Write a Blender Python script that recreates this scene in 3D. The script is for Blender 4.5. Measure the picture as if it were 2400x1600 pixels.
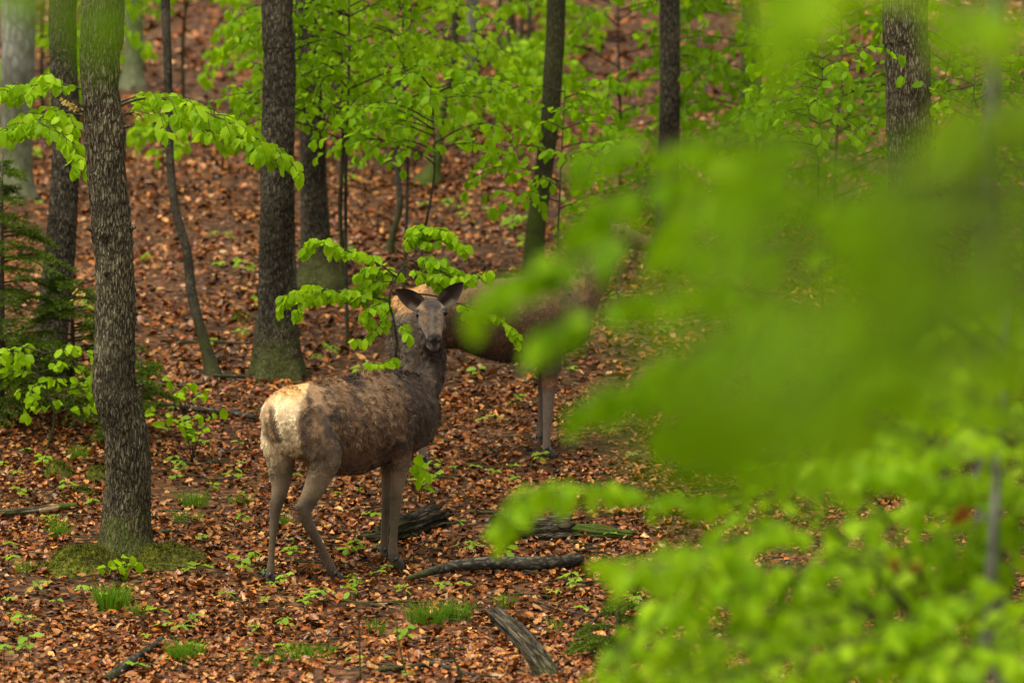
import bpy, math, random
import numpy as np
from mathutils import Vector, Matrix, noise

random.seed(7); rng = np.random.default_rng(7)
scene = bpy.context.scene
for o in list(bpy.data.objects): bpy.data.objects.remove(o)
col = scene.collection

# ------------------------------------------------------------------ camera, sky, sun, exposure
CAM_Z = 1.62; FPX = 10000.0
cam_data = bpy.data.cameras.new('camera'); cam = bpy.data.objects.new('camera', cam_data); col.objects.link(cam)
cam.location = (0, 0, CAM_Z); cam.rotation_euler = (math.radians(90), 0, 0)
cam_data.sensor_width = 36; cam_data.lens = 150; cam_data.clip_start = 0.1; cam_data.clip_end = 400
cam_data.dof.use_dof = True; cam_data.dof.focus_distance = 23.2; cam_data.dof.aperture_fstop = 2.8
scene.camera = cam

SUN_EL, SUN_AZ = 66, 225          # azimuth clockwise from +Y: behind the camera, to the left
w = bpy.data.worlds.new('World'); scene.world = w; w.use_nodes = True
nt = w.node_tree; nt.nodes.clear()
sky = nt.nodes.new('ShaderNodeTexSky'); sky.sky_type = 'NISHITA'; sky.sun_disc = False
sky.sun_elevation = math.radians(SUN_EL); sky.sun_rotation = math.radians(SUN_AZ)
sky.air_density = 1.0; sky.dust_density = 4.0; sky.ozone_density = 1.0
hs = nt.nodes.new('ShaderNodeHueSaturation'); hs.inputs['Saturation'].default_value = 0.10   # overcast: a nearly grey sky
bg = nt.nodes.new('ShaderNodeBackground'); bg.inputs['Strength'].default_value = 0.11
out = nt.nodes.new('ShaderNodeOutputWorld')
nt.links.new(sky.outputs[0], hs.inputs['Color']); tint = nt.nodes.new('ShaderNodeMix'); tint.data_type = 'RGBA'; tint.blend_type = 'MULTIPLY'; tint.inputs[0].default_value = 1; tint.inputs[7].default_value = (1, .96, .80, 1)
nt.links.new(hs.outputs[0], tint.inputs[6]); nt.links.new(tint.outputs[2], bg.inputs['Color']); nt.links.new(bg.outputs[0], out.inputs[0])
sd = bpy.data.lights.new('sun', 'SUN'); sd.energy = 1.5; sd.angle = math.radians(24); sd.color = (1, 0.92, 0.76)
sun = bpy.data.objects.new('sun', sd); col.objects.link(sun)
_e, _a = math.radians(SUN_EL), math.radians(SUN_AZ)
sdir = Vector((math.sin(_a) * math.cos(_e), math.cos(_a) * math.cos(_e), math.sin(_e)))
sun.rotation_euler = sdir.to_track_quat('Z', 'Y').to_euler(); sun.location = sdir * 60
vs = scene.view_settings; vs.view_transform = 'Standard'; vs.look = 'None'; vs.gamma = 1.0; vs.exposure = 1.5
scene.cycles.use_denoising = True
scene.cycles.max_bounces = 8; scene.cycles.diffuse_bounces = 4; scene.cycles.glossy_bounces = 2
scene.cycles.transmission_bounces = 4; scene.cycles.transparent_max_bounces = 4
scene.cycles.sample_clamp_indirect = 6

# ------------------------------------------------------------------ pixels (2400 x 1600) to places, terrain
def U(px, py, d):
    return np.array(((px - 1200) / FPX * d, d, CAM_Z + (800 - py) / FPX * d))
GY = np.array([-40, 0, 12, 17, 19, 20, 21, 22, 23.1, 26, 30, 40, 55, 75, 110, 160], float)
GZ = np.array([-.6, 0, .0, .0, 0.01, .03, .07, .155, .35, .90, 1.66, 3.56, 6.45, 10.3, 17.5, 27], float)
_m = np.gradient(GZ, GY)
BUMPS = []
def ground(x, y):
    x = np.asarray(x, float); y = np.asarray(y, float)
    i = np.clip(np.searchsorted(GY, y) - 1, 0, len(GY) - 2)
    h = GY[i + 1] - GY[i]; t = (y - GY[i]) / h
    z = (2*t**3 - 3*t**2 + 1) * GZ[i] + (t**3 - 2*t**2 + t) * h * _m[i] + (-2*t**3 + 3*t**2) * GZ[i+1] + (t**3 - t**2) * h * _m[i+1]
    far = np.clip((y - 25) / 12, 0, 1)
    z = z + (.018 + .05 * far) * (np.sin(x * 1.9 + y * .7) + np.sin(y * 1.3 - x * .8 + 2)) + .007 * np.sin(x * 6.1 + 1) * np.sin(y * 5.3)
    z = z - .018 * (np.sin(.7 * 23) + np.sin(1.3 * 23 + 2)) * 0
    for bx, by, dz, s in BUMPS:
        z = z + dz * np.exp(-((x - bx)**2 + (y - by)**2) / (2 * s * s))
    return z
def G(px, py, lo=8.0, hi=140.0):
    """the place where the ground shows at a pixel"""
    ds = np.linspace(lo, hi, 2600)
    zz = CAM_Z + (800 - py) / FPX * ds - ground((px - 1200) / FPX * ds, ds)
    k = np.argmax(zz < 0)
    d0, d1 = ds[max(k - 1, 0)], ds[k]
    for _ in range(25):
        d = (d0 + d1) / 2
        if CAM_Z + (800 - py) / FPX * d > ground((px - 1200) / FPX * d, d): d0 = d
        else: d1 = d
    return U(px, py, d0)

# ------------------------------------------------------------------ material helpers
def mat(name):
    m = bpy.data.materials.new(name); m.use_nodes = True; m.node_tree.nodes.clear()
    return m, m.node_tree
def N(nt, typ, **kw):
    n = nt.nodes.new(typ)
    for k, v in kw.items():
        if k.startswith('i_'):
            key = k[2:]; n.inputs[int(key) if key.isdigit() else key.replace('_', ' ')].default_value = v
        else: setattr(n, k, v)
    return n
def L(nt, a, b): nt.links.new(a, b)
def ramp(nt, src, stops):
    r = N(nt, 'ShaderNodeValToRGB'); e = r.color_ramp.elements
    while len(e) < len(stops): e.new(.5)
    for k, (p, c) in enumerate(stops): e[k].position = p; e[k].color = (*c, 1) if len(c) == 3 else c
    L(nt, src, r.inputs[0]); return r
def bsdf(nt, rough=.8, spec=.3):
    b = N(nt, 'ShaderNodeBsdfPrincipled', i_Roughness=rough); b.inputs['Specular IOR Level'].default_value = spec
    o = N(nt, 'ShaderNodeOutputMaterial'); L(nt, b.outputs[0], o.inputs[0]); return b
def mixc(nt, fac, a, b, blend='MIX'):
    m = N(nt, 'ShaderNodeMix', data_type='RGBA', blend_type=blend)
    for s, k in ((fac, 0), (a, 6), (b, 7)):
        if isinstance(s, (int, float)): m.inputs[k].default_value = s
        elif isinstance(s, tuple): m.inputs[k].default_value = (*s, 1)
        else: L(nt, s, m.inputs[k])
    return m.outputs[2]

def leaf_material(name, dark, mid, light, transl, per_object, rough=.45, mixf=.5):
    m, nt = mat(name)
    if per_object: src = N(nt, 'ShaderNodeObjectInfo').outputs['Random']
    else: src = N(nt, 'ShaderNodeAttribute', attribute_name='tint').outputs['Fac']
    r = ramp(nt, src, [(0, dark), (.5, mid), (1, light)])
    tc = N(nt, 'ShaderNodeTexCoord'); nz = N(nt, 'ShaderNodeTexNoise', i_Scale=40.0); L(nt, tc.outputs['Object'], nz.inputs[0])
    c = mixc(nt, .35, r.outputs[0], ramp(nt, nz.outputs[0], [(.3, tuple(x*.6 for x in mid)), (.7, light)]).outputs[0])
    b = N(nt, 'ShaderNodeBsdfPrincipled', i_Roughness=rough); b.inputs['Specular IOR Level'].default_value = .07
    L(nt, c, b.inputs['Base Color'])
    t = N(nt, 'ShaderNodeBsdfTranslucent'); L(nt, mixc(nt, .7, c, transl), t.inputs[0])
    ms = N(nt, 'ShaderNodeMixShader', i_0=mixf); L(nt, b.outputs[0], ms.inputs[1]); L(nt, t.outputs[0], ms.inputs[2])
    o = N(nt, 'ShaderNodeOutputMaterial'); L(nt, ms.outputs[0], o.inputs[0]); return m
FRESH = ((.08, .19, .002), (.175, .34, .003), (.34, .52, .015), (.40, .66, .002))
GREEN = ((.045, .115, .001), (.085, .19, .001), (.15, .28, .003), (.25, .46, .001))
LUSH = ((.06, .15, .001), (.12, .26, .001), (.21, .38, .004), (.32, .58, .001))
DEEP = ((.025, .07, .004), (.05, .12, .005), (.085, .18, .008), (.13, .28, .004))
M = {}
for nm, c in (('fresh', FRESH), ('lush', LUSH), ('green', GREEN), ('deep', DEEP)):
    M[nm] = leaf_material('leaf_' + nm, *c, True); M[nm + '_mass'] = leaf_material('leaf_mass_' + nm, *c, False)
M['bud'] = leaf_material('bud_leaf', (.25, .16, .04), (.38, .28, .06), (.45, .36, .10), (.4, .3, .05), True)
M['rust'] = leaf_material('withered_leaf', (.16, .05, .01), (.2, .07, .015), (.28, .11, .03), (.3, .1, .01), True)
M['seed'] = leaf_material('seedling_leaf', (.10, .22, .02), (.17, .34, .03), (.32, .46, .06), (.3, .5, .02), True)
M['grass'] = leaf_material('grass_blade', (.04, .10, .005), (.08, .19, .008), (.16, .28, .02), (.14, .3, .01), False)
M['needle'] = leaf_material('spruce_needle', (.03, .06, .005), (.06, .115, .008), (.12, .18, .012), (.10, .19, .008), False, mixf=.2)

def bark_material(name, ridge, crev, light, scale, stretch, bump, moss=.0, mossc=(.06, .075, .012), lichen=.3, moss_h=.5):
    m, nt = mat(name); b = bsdf(nt, .85, .10)
    tc = N(nt, 'ShaderNodeTexCoord'); mp = N(nt, 'ShaderNodeMapping'); mp.inputs['Scale'].default_value = (1, 1, stretch)
    L(nt, tc.outputs['Object'], mp.inputs[0])
    v = N(nt, 'ShaderNodeTexVoronoi', feature='DISTANCE_TO_EDGE', i_Scale=scale); n1 = N(nt, 'ShaderNodeTexNoise', i_Scale=scale * 1.7, i_Detail=6.0, i_Roughness=.65)
    nw = N(nt, 'ShaderNodeTexNoise', i_Scale=scale * .8, i_Detail=3.0)
    L(nt, mp.outputs[0], nw.inputs[0])
    wv = N(nt, 'ShaderNodeVectorMath', operation='MULTIPLY_ADD'); wv.inputs[1].default_value = (.03, .03, .03)
    L(nt, nw.outputs['Color'], wv.inputs[0]); L(nt, mp.outputs[0], wv.inputs[2])
    L(nt, wv.outputs[0], v.inputs[0]); L(nt, mp.outputs[0], n1.inputs[0])
    r1 = ramp(nt, v.outputs[0], [(.0, (0, 0, 0)), (.22, (1, 1, 1))])
    hgt = N(nt, 'ShaderNodeMath', operation='MULTIPLY'); L(nt, r1.outputs[0], hgt.inputs[0]); L(nt, n1.outputs[0], hgt.inputs[1])
    c = mixc(nt, r1.outputs[0], crev, ramp(nt, n1.outputs[0], [(.25, crev), (.45, ridge), (.66, light)]).outputs[0])
    n2 = N(nt, 'ShaderNodeTexNoise', i_Scale=5.0, i_Detail=5.0); L(nt, tc.outputs['Object'], n2.inputs[0])
    c = mixc(nt, ramp(nt, n2.outputs[0], [(.52, (0, 0, 0)), (.72, (lichen,) * 3)]).outputs[0], c, light)
    n5 = N(nt, 'ShaderNodeTexNoise', i_Scale=3.2, i_Detail=4.0); mp5 = N(nt, 'ShaderNodeMapping'); mp5.inputs['Scale'].default_value = (1, 1, .45); L(nt, tc.outputs['Object'], mp5.inputs[0]); L(nt, mp5.outputs[0], n5.inputs[0])
    c = mixc(nt, .8, c, ramp(nt, n5.outputs[0], [(.36, (.38, .36, .33)), (.52, (1, 1, 1)), (.7, (1.3, 1.25, 1.1))]).outputs[0], 'MULTIPLY')   # damp streaks and paler bark
    sx = N(nt, 'ShaderNodeSeparateXYZ'); L(nt, tc.outputs['Object'], sx.inputs[0])
    if moss > 0:
        ma = N(nt, 'ShaderNodeMath', operation='MULTIPLY_ADD'); L(nt, sx.outputs[2], ma.inputs[0]); ma.inputs[1].default_value = -1 / moss_h
        n3 = N(nt, 'ShaderNodeTexNoise', i_Scale=9.0, i_Detail=5.0); L(nt, tc.outputs['Object'], n3.inputs[0])
        mm = N(nt, 'ShaderNodeMath', operation='MULTIPLY', i_1=2.2); L(nt, n3.outputs[0], mm.inputs[0]); L(nt, mm.outputs[0], ma.inputs[2])
        rm = ramp(nt, ma.outputs[0], [(.25, (0, 0, 0)), (.8, (moss,) * 3)])
        c = mixc(nt, rm.outputs[0], c, mossc)
    L(nt, c, b.inputs['Base Color'])
    bp = N(nt, 'ShaderNodeBump', i_Strength=bump, i_Distance=.012); L(nt, hgt.outputs[0], bp.inputs['Height']); L(nt, bp.outputs[0], b.inputs['Normal'])
    return m
M['oak'] = bark_material('oak_bark', (.088, .072, .044), (.010, .007, .004), (.235, .215, .145), 62, .22, 1.0, .75, lichen=.3, moss_h=.35)
M['oak_dark'] = bark_material('dark_bark', (.058, .048, .033), (.010, .008, .006), (.14, .125, .09), 55, .3, 1.0, .55, lichen=.25, moss_h=.42)
M['beech'] = bark_material('beech_bark', (.16, .165, .14), (.11, .11, .09), (.24, .25, .22), 14, .5, .15, .5, lichen=.4, moss_h=1.2)
M['greybark'] = bark_material('grey_bark', (.09, .09, .075), (.05, .05, .04), (.15, .15, .125), 18, .5, .3, .3, lichen=.4)
M['thin'] = bark_material('thin_bark', (.05, .042, .030), (.025, .02, .015), (.12, .12, .09), 60, .4, .5, .6, mossc=(.05, .06, .015), lichen=.5, moss_h=.5)
M['mossy'] = bark_material('mossy_bark', (.04, .04, .02), (.02, .018, .01), (.07, .08, .03), 50, .4, .6, .95, mossc=(.045, .065, .01), moss_h=1.2)
M['twig'] = bark_material('twig_bark', (.045, .032, .02), (.03, .02, .012), (.08, .065, .045), 80, .5, .3)
M['deadwood'] = bark_material('weathered_wood', (.085, .07, .048), (.010, .008, .005), (.20, .175, .125), 60, .10, 1.0, .3, lichen=.3, moss_h=.3)
M['rotten'] = bark_material('rotten_wood', (.038, .028, .02), (.007, .005, .004), (.09, .072, .054), 60, .12, 1.0, .2, lichen=.2, moss_h=.3)
M['wetlog'] = bark_material('wet_log', (.035, .031, .026), (.015, .013, .011), (.14, .13, .10), 30, .5, .3, .3, lichen=.25, moss_h=.3)
M['palewood'] = bark_material('pale_wood', (.35, .26, .14), (.15, .10, .05), (.5, .4, .25), 40, .2, .4)

# ------------------------------------------------------------------ mesh helpers
def tag(o, label=None, cat=None, group=None, kind=None):
    if label: o['label'] = label
    if cat: o['category'] = cat
    if group: o['group'] = group
    if kind: o['kind'] = kind
    return o
def empty(name, loc):
    o = bpy.data.objects.new(name, None); col.objects.link(o); o.location = loc; o.empty_display_size = .1; return o
def mesh(name, V, F, m=None, smooth=True, attrs=None):
    """V (n,3); F (k,3|4) array or list of lists"""
    me = bpy.data.meshes.new(name)
    V = np.asarray(V, np.float32)
    if isinstance(F, np.ndarray):
        k, n = F.shape
        me.vertices.add(len(V)); me.vertices.foreach_set('co', V.ravel())
        me.loops.add(k * n); me.loops.foreach_set('vertex_index', F.astype(np.int32).ravel())
        me.polygons.add(k); me.polygons.foreach_set('loop_start', np.arange(0, k * n, n, dtype=np.int32))
        me.update(calc_edges=True)
    else:
        me.from_pydata([tuple(map(float, v)) for v in V], [], F); me.update()
    if smooth: me.polygons.foreach_set('use_smooth', np.ones(len(me.polygons), bool))
    for nm, (typ, data) in (attrs or {}).items():
        a = me.attributes.new(nm, typ, 'POINT')
        if typ == 'FLOAT': a.data.foreach_set('value', np.asarray(data, np.float32))
        else: a.data.foreach_set('color', np.asarray(data, np.float32).ravel())
    if m is not None: me.materials.append(m)
    return me
def obj(name, me, parent=None, loc=None):
    o = bpy.data.objects.new(name, me); col.objects.link(o)
    if parent is not None: o.parent = parent
    if loc is not None: o.location = loc
    return o
def catmull(P, n):
    P = np.asarray(P, float); k = len(P)
    if k < 3: return P[0] + (P[-1] - P[0]) * np.linspace(0, 1, n)[:, None]
    Q = np.vstack([2 * P[0] - P[1], P, 2 * P[-1] - P[-2]])
    t = np.linspace(0, k - 1, n); i = np.minimum(t.astype(int), k - 2); f = (t - i)[:, None]
    a, b, c, d = Q[i], Q[i + 1], Q[i + 2], Q[i + 3]
    return .5 * (2 * b + (c - a) * f + (2 * a - 5 * b + 4 * c - d) * f**2 + (3 * b - a - 3 * c + d) * f**3)
def norm(v):
    v = np.asarray(v, float); return v / (np.linalg.norm(v, axis=-1, keepdims=True) + 1e-9)
def tube(P, ra, rb=None, seg=12, side=None, cap=True):
    """lofted closed tube; ra along 'side', rb across; returns V, F (list)"""
    P = np.asarray(P, float); n = len(P); ra = np.broadcast_to(np.asarray(ra, float), (n,)); rb = ra if rb is None else np.broadcast_to(np.asarray(rb, float), (n,))
    T = norm(np.gradient(P, axis=0))
    if side is None:
        side = np.array((1, 0, 0)) if abs(T[:, 0]).mean() < .7 else np.array((0, 0, 1.))
    S = np.asarray(side, float)[None] - T * (T @ np.asarray(side, float))[:, None]; S = norm(S); B = np.cross(T, S)
    a = np.linspace(0, 2 * np.pi, seg, endpoint=False)
    V = P[:, None] + S[:, None] * (ra[:, None] * np.cos(a))[..., None] + B[:, None] * (rb[:, None] * np.sin(a))[..., None]
    V = V.reshape(-1, 3); F = []
    for i in range(n - 1):
        for j in range(seg):
            k = (j + 1) % seg
            F.append([i * seg + j, i * seg + k, (i + 1) * seg + k, (i + 1) * seg + j])
    if cap:
        V = np.vstack([V, P[0], P[-1]]); c0 = n * seg
        for j in range(seg):
            k = (j + 1) % seg
            F.append([c0, k, j]); F.append([c0 + 1, (n - 1) * seg + j, (n - 1) * seg + k])
    return V, F
class Geo:
    def __init__(s): s.V = []; s.F = []; s.n = 0
    def add(s, V, F):
        s.V.append(np.asarray(V, float)); s.F += [[i + s.n for i in f] for f in F]; s.n += len(V)
    def mesh(s, name, m, base=(0, 0, 0), smooth=True):
        return mesh(name, np.vstack(s.V) - np.asarray(base), s.F, m, smooth)

# leaf templates: width x, length y (0..1), normal z
def leaf_template(wid=.62, fold=.16, droop=.12, wave=0.0, sharp=1.0):
    V = np.array([(0, 0, 0), (-.42*wid, .28, 0), (0, .30, 0), (.42*wid, .28, 0), (-.5*wid, .55, 0), (0, .58, 0), (.5*wid, .55, 0),
                  (-.3*wid, .82, 0), (0, .82, 0), (.3*wid, .82, 0), (0, 1, 0)], float)
    V[:, 2] = fold * np.abs(V[:, 0]) / (.5 * wid) * .5 - droop * V[:, 1]**2 + wave * np.sin(V[:, 1] * 9) * np.sign(V[:, 0]) * .05
    F = [[0, 2, 1], [0, 3, 2], [1, 2, 5, 4], [2, 3, 6, 5], [4, 5, 8, 7], [5, 6, 9, 8], [7, 8, 10], [8, 9, 10]]
    return V, F
LT = [leaf_template(.62, .16, .12, 1), leaf_template(.70, .3, .22, -1), leaf_template(.55, .25, .05, 1.5), leaf_template(.66, -.12, .3, 1)]
def tri(F):
    r = []
    for f in F: r += [[f[0], f[i], f[i + 1]] for i in range(1, len(f) - 1)]
    return np.array(r)
LTT = [(V, tri(F)) for V, F in LT]
LEAFME = {}
def leaf_mesh(m, k):
    if (m, k) not in LEAFME: LEAFME[(m, k)] = mesh('leaf', LT[k][0], LT[k][1], M[m])
    return LEAFME[(m, k)]
def frames(D, Nn):
    """orthonormal frames with y = D, z ~ Nn"""
    y = norm(D); z = Nn - y * (y * Nn).sum(-1, keepdims=True); z = norm(z); x = np.cross(y, z); return x, y, z
def leaf_mass(name, P, D, Nn, S, m, base, tint=None, parent=None):
    P, D, Nn, S = map(lambda a: np.asarray(a, float), (P, D, Nn, S)); n = len(P)
    x, y, z = frames(D, Nn); k = rng.integers(0, 4, n); Vs = []; Fs = []; Ts = []; off = 0
    tint = rng.random(n) if tint is None else tint
    for q in range(4):
        s = k == q; c = s.sum()
        if not c: continue
        V, F = LTT[q]
        W = P[s][:, None] + S[s][:, None, None] * (V[None, :, :1] * x[s][:, None] + V[None, :, 1:2] * y[s][:, None] + V[None, :, 2:] * z[s][:, None])
        Vs.append(W.reshape(-1, 3)); Fs.append((F[None] + (np.arange(c) * len(V))[:, None, None]).reshape(-1, 3) + off); Ts.append(np.repeat(tint[s], len(V))); off += c * len(V)
    me = mesh(name, np.vstack(Vs) - np.asarray(base), np.vstack(Fs), m, True, {'tint': ('FLOAT', np.concatenate(Ts))})
    return obj(name, me, parent)

# ------------------------------------------------------------------ the forest floor
def grid_axis():
    return (np.concatenate([np.arange(-160, -24, 8), np.arange(-24, -6, 1.0), np.arange(-6, 6, .1), np.arange(6, 24, 1.0), np.arange(24, 161, 8)]),
            np.concatenate([np.arange(-40, 16, 2.0), np.arange(16, 34, .12), np.arange(34, 60, .6), np.arange(60, 161, 4)]))
def build_ground():
    xs, ys = grid_axis(); X, Y = np.meshgrid(xs, ys); Z = ground(X, Y)
    V = np.stack([X, Y, Z], -1).reshape(-1, 3); ny, nx = X.shape
    i = (np.arange(ny - 1)[:, None] * nx + np.arange(nx - 1)).ravel()
    F = np.stack([i, i + 1, i + nx + 1, i + nx], -1)
    m, nt = mat('forest_soil'); b = bsdf(nt, .8, .12)
    tc = N(nt, 'ShaderNodeTexCoord'); v = N(nt, 'ShaderNodeTexVoronoi', i_Scale=22.0); n1 = N(nt, 'ShaderNodeTexNoise', i_Scale=1.2, i_Detail=6.0)
    L(nt, tc.outputs['Object'], v.inputs[0]); L(nt, tc.outputs['Object'], n1.inputs[0])
    sp = N(nt, 'ShaderNodeSeparateXYZ'); L(nt, v.outputs['Color'], sp.inputs[0])
    c = ramp(nt, sp.outputs[0], [(0, (.015, .008, .004)), (.5, (.05, .021, .009)), (.8, (.10, .042, .016)), (1, (.15, .075, .035))]).outputs[0]
    c = mixc(nt, ramp(nt, n1.outputs[0], [(.5, (0, 0, 0)), (.7, (.5, .5, .5))]).outputs[0], c, (.035, .022, .013))
    L(nt, c, b.inputs['Base Color'])
    bp = N(nt, 'ShaderNodeBump', i_Strength=.8, i_Distance=.03); L(nt, v.outputs['Distance'], bp.inputs['Height']); L(nt, bp.outputs[0], b.inputs['Normal'])
    return tag(obj('forest_floor', mesh('forest_floor', V, F, m)), kind='structure')

def litter_material():
    m, nt = mat('dead_leaf'); b = bsdf(nt, .30, .25)
    a = N(nt, 'ShaderNodeAttribute', attribute_name='col'); g = N(nt, 'ShaderNodeNewGeometry')
    tc = N(nt, 'ShaderNodeTexCoord'); n = N(nt, 'ShaderNodeTexNoise', i_Scale=75.0, i_Detail=4.0); L(nt, g.outputs['Position'], n.inputs[0])
    c = mixc(nt, .9, a.outputs['Color'], ramp(nt, n.outputs[0], [(.32, (.42, .38, .35)), (.5, (.9, .9, .9)), (.72, (1.4, 1.4, 1.4))]).outputs[0], 'MULTIPLY')
    L(nt, c, b.inputs['Base Color'])
    bp = N(nt, 'ShaderNodeBump', i_Strength=.5, i_Distance=.006); L(nt, n.outputs[0], bp.inputs['Height']); L(nt, bp.outputs[0], b.inputs['Normal']); return m
LITTER = np.array([(.165, .052, .011), (.105, .033, .008), (.225, .088, .022), (.29, .14, .045), (.06, .022, .007), (.40, .23, .10), (.20, .105, .045), (.03, .013, .006), (.27, .17, .10)])
LITTERW = np.array([.19, .19, .15, .075, .17, .025, .08, .07, .03])
def litter_colors(n):
    c = (LITTER * np.array((1.34, 1.16, .84)))[rng.choice(len(LITTER), n, p=LITTERW / LITTERW.sum())]
    return np.clip(c * rng.uniform(.75, 1.2, (n, 1)) * rng.uniform(.92, 1.08, (n, 3)), 0, 1)
def litter_scatter(y0, y1, dens, s0, s1):
    hw = lambda y: .12 * y * 1.3 + .5
    area = (hw(y0) + hw(y1)) * (y1 - y0); n = int(area * dens)
    y = rng.uniform(y0, y1, int(n * 1.5)); x = rng.uniform(-1, 1, len(y)) * hw(y1); k = np.abs(x) < hw(y); x, y = x[k][:n], y[k][:n]; n = len(x)
    # drifts and thin patches
    f = np.sin(x * 2.1 + y * 1.1) * np.sin(y * 1.7 - x * .9 + 1)
    keep = rng.random(n) < .78 + .5 * f + .25 * np.sin(x * 5.3 + 2) * np.sin(y * 4.1); x, y = x[keep], y[keep]; n = len(x)
    P = np.stack([x, y, ground(x, y) + rng.uniform(-.004, .03, n)], -1)
    az = rng.uniform(0, 2 * np.pi, n); til = rng.normal(0, .32, n)
    D = np.stack([np.cos(az), np.sin(az), np.sin(til) + .12 * np.sin(az)], -1)
    Nn = np.stack([rng.normal(0, .5, n), rng.normal(-.1, .5, n), np.ones(n)], -1)
    return P, D, Nn, rng.uniform(s0, s1, n)
def build_litter(floor):
    ml = litter_material()
    V0 = np.array([(0, 0), (-.26, .3), (0, .32), (.26, .3), (-.27, .65), (0, .66), (.27, .65), (0, 1)], float)
    F0 = tri([[0, 2, 1], [0, 3, 2], [1, 2, 5, 4], [2, 3, 6, 5], [4, 5, 7], [5, 6, 7]])
    parts = [litter_scatter(9, 17, 90, .06, .09), litter_scatter(18.5, 28, 1150, .026, .058), litter_scatter(28, 42, 320, .045, .08), litter_scatter(42, 70, 60, .09, .14)]
    P, D, Nn, S = (np.concatenate([p[i] for p in parts]) for i in range(4)); n = len(P)
    x, y, z = frames(D, Nn); curl = rng.normal(.2, .5, n); bend = rng.normal(0, .5, n); C = litter_colors(n)
    zz = curl[:, None] * (np.abs(V0[:, 0]) / .27)[None] * .3 + bend[:, None] * ((V0[:, 1] - .5)**2)[None] * 1.2
    jx = rng.normal(0, .055, (n, 8, 2)); jz = rng.normal(0, .07, (n, 8))
    W = P[:, None] + S[:, None, None] * ((V0[None, :, :1] + jx[..., :1]) * x[:, None] + (V0[None, :, 1:] + jx[..., 1:]) * y[:, None] + (zz + jz)[..., None] * z[:, None])
    F = (F0[None] + (np.arange(n) * 8)[:, None, None]).reshape(-1, 3)
    Ca = np.concatenate([np.repeat(C, 8, 0), np.ones((n * 8, 1))], 1)
    me = mesh('leaf_litter', W.reshape(-1, 3), F, ml, False, {'col': ('FLOAT_COLOR', Ca)})
    tag(obj('leaf_litter', me), 'thick carpet of wet reddish brown fallen leaves covering the slope', 'leaf litter', kind='stuff')
    # the fallen leaves that show largest, one by one
    prot = []
    for k in range(10):
        cu, be = random.gauss(.25, .3), random.gauss(0, .3)
        V = np.stack([V0[:, 0], V0[:, 1] - .5, cu * np.abs(V0[:, 0]) / .27 * .3 + be * (V0[:, 1] - .5)**2], -1)
        prot.append(mesh('dead_leaf', V, F0, ml, False, {'col': ('FLOAT_COLOR', np.concatenate([np.repeat(LITTER[[0, 2, 3, 0, 1, 1, 6, 2, 0, 3][k]][None], 8, 0), np.ones((8, 1))], 1))}))
    for k in range(300):
        p = G(random.uniform(0, 1500), 1590 - 330 * random.random()**1.3)
        d = Vector((random.uniform(-1, 1), random.uniform(-1, 1), random.gauss(0, .25))).normalized(); nn = Vector((random.gauss(0, .35), random.gauss(-.25, .3), 1))
        nn = (nn - d * nn.dot(d)).normalized(); xx = d.cross(nn); s = random.uniform(.055, .085)
        o = obj('dead_leaf', prot[k % 10], floor)
        o.matrix_basis = Matrix.Translation((p[0], p[1], p[2] + .022)) @ Matrix((xx, d, nn)).transposed().to_4x4() @ Matrix.Scale(s, 4)

# ------------------------------------------------------------------ red deer
FURM = None
def fur_material():
    global FURM
    if FURM: return FURM
    m, nt = mat('deer_coat'); b = bsdf(nt, .75, .10); a = N(nt, 'ShaderNodeAttribute', attribute_name='col')
    tc = N(nt, 'ShaderNodeTexCoord'); n = N(nt, 'ShaderNodeTexNoise', i_Scale=55.0, i_Detail=4.0); L(nt, tc.outputs['Object'], n.inputs[0])
    c = mixc(nt, .5, a.outputs['Color'], ramp(nt, n.outputs[0], [(.3, (.55, .55, .55)), (.7, (1.2, 1.2, 1.2))]).outputs[0], 'MULTIPLY')
    L(nt, c, b.inputs['Base Color']); b.inputs['Sheen Weight'].default_value = .15
    bp = N(nt, 'ShaderNodeBump', i_Strength=.4, i_Distance=.006); L(nt, n.outputs[0], bp.inputs['Height']); L(nt, bp.outputs[0], b.inputs['Normal'])
    FURM = m; return m
def plain(name, c, rough, spec=.5):
    m, nt = mat(name); b = bsdf(nt, rough, spec); tc = N(nt, 'ShaderNodeTexCoord'); n = N(nt, 'ShaderNodeTexNoise', i_Scale=30.0); L(nt, tc.outputs['Object'], n.inputs[0])
    L(nt, mixc(nt, n.outputs[0], tuple(x * .7 for x in c), tuple(x * 1.3 for x in c)), b.inputs['Base Color']); return m
M['eye'] = plain('eye_gloss', (.006, .005, .004), .2, .25); M['hoof'] = plain('hoof_horn', (.018, .015, .013), .5)

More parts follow.
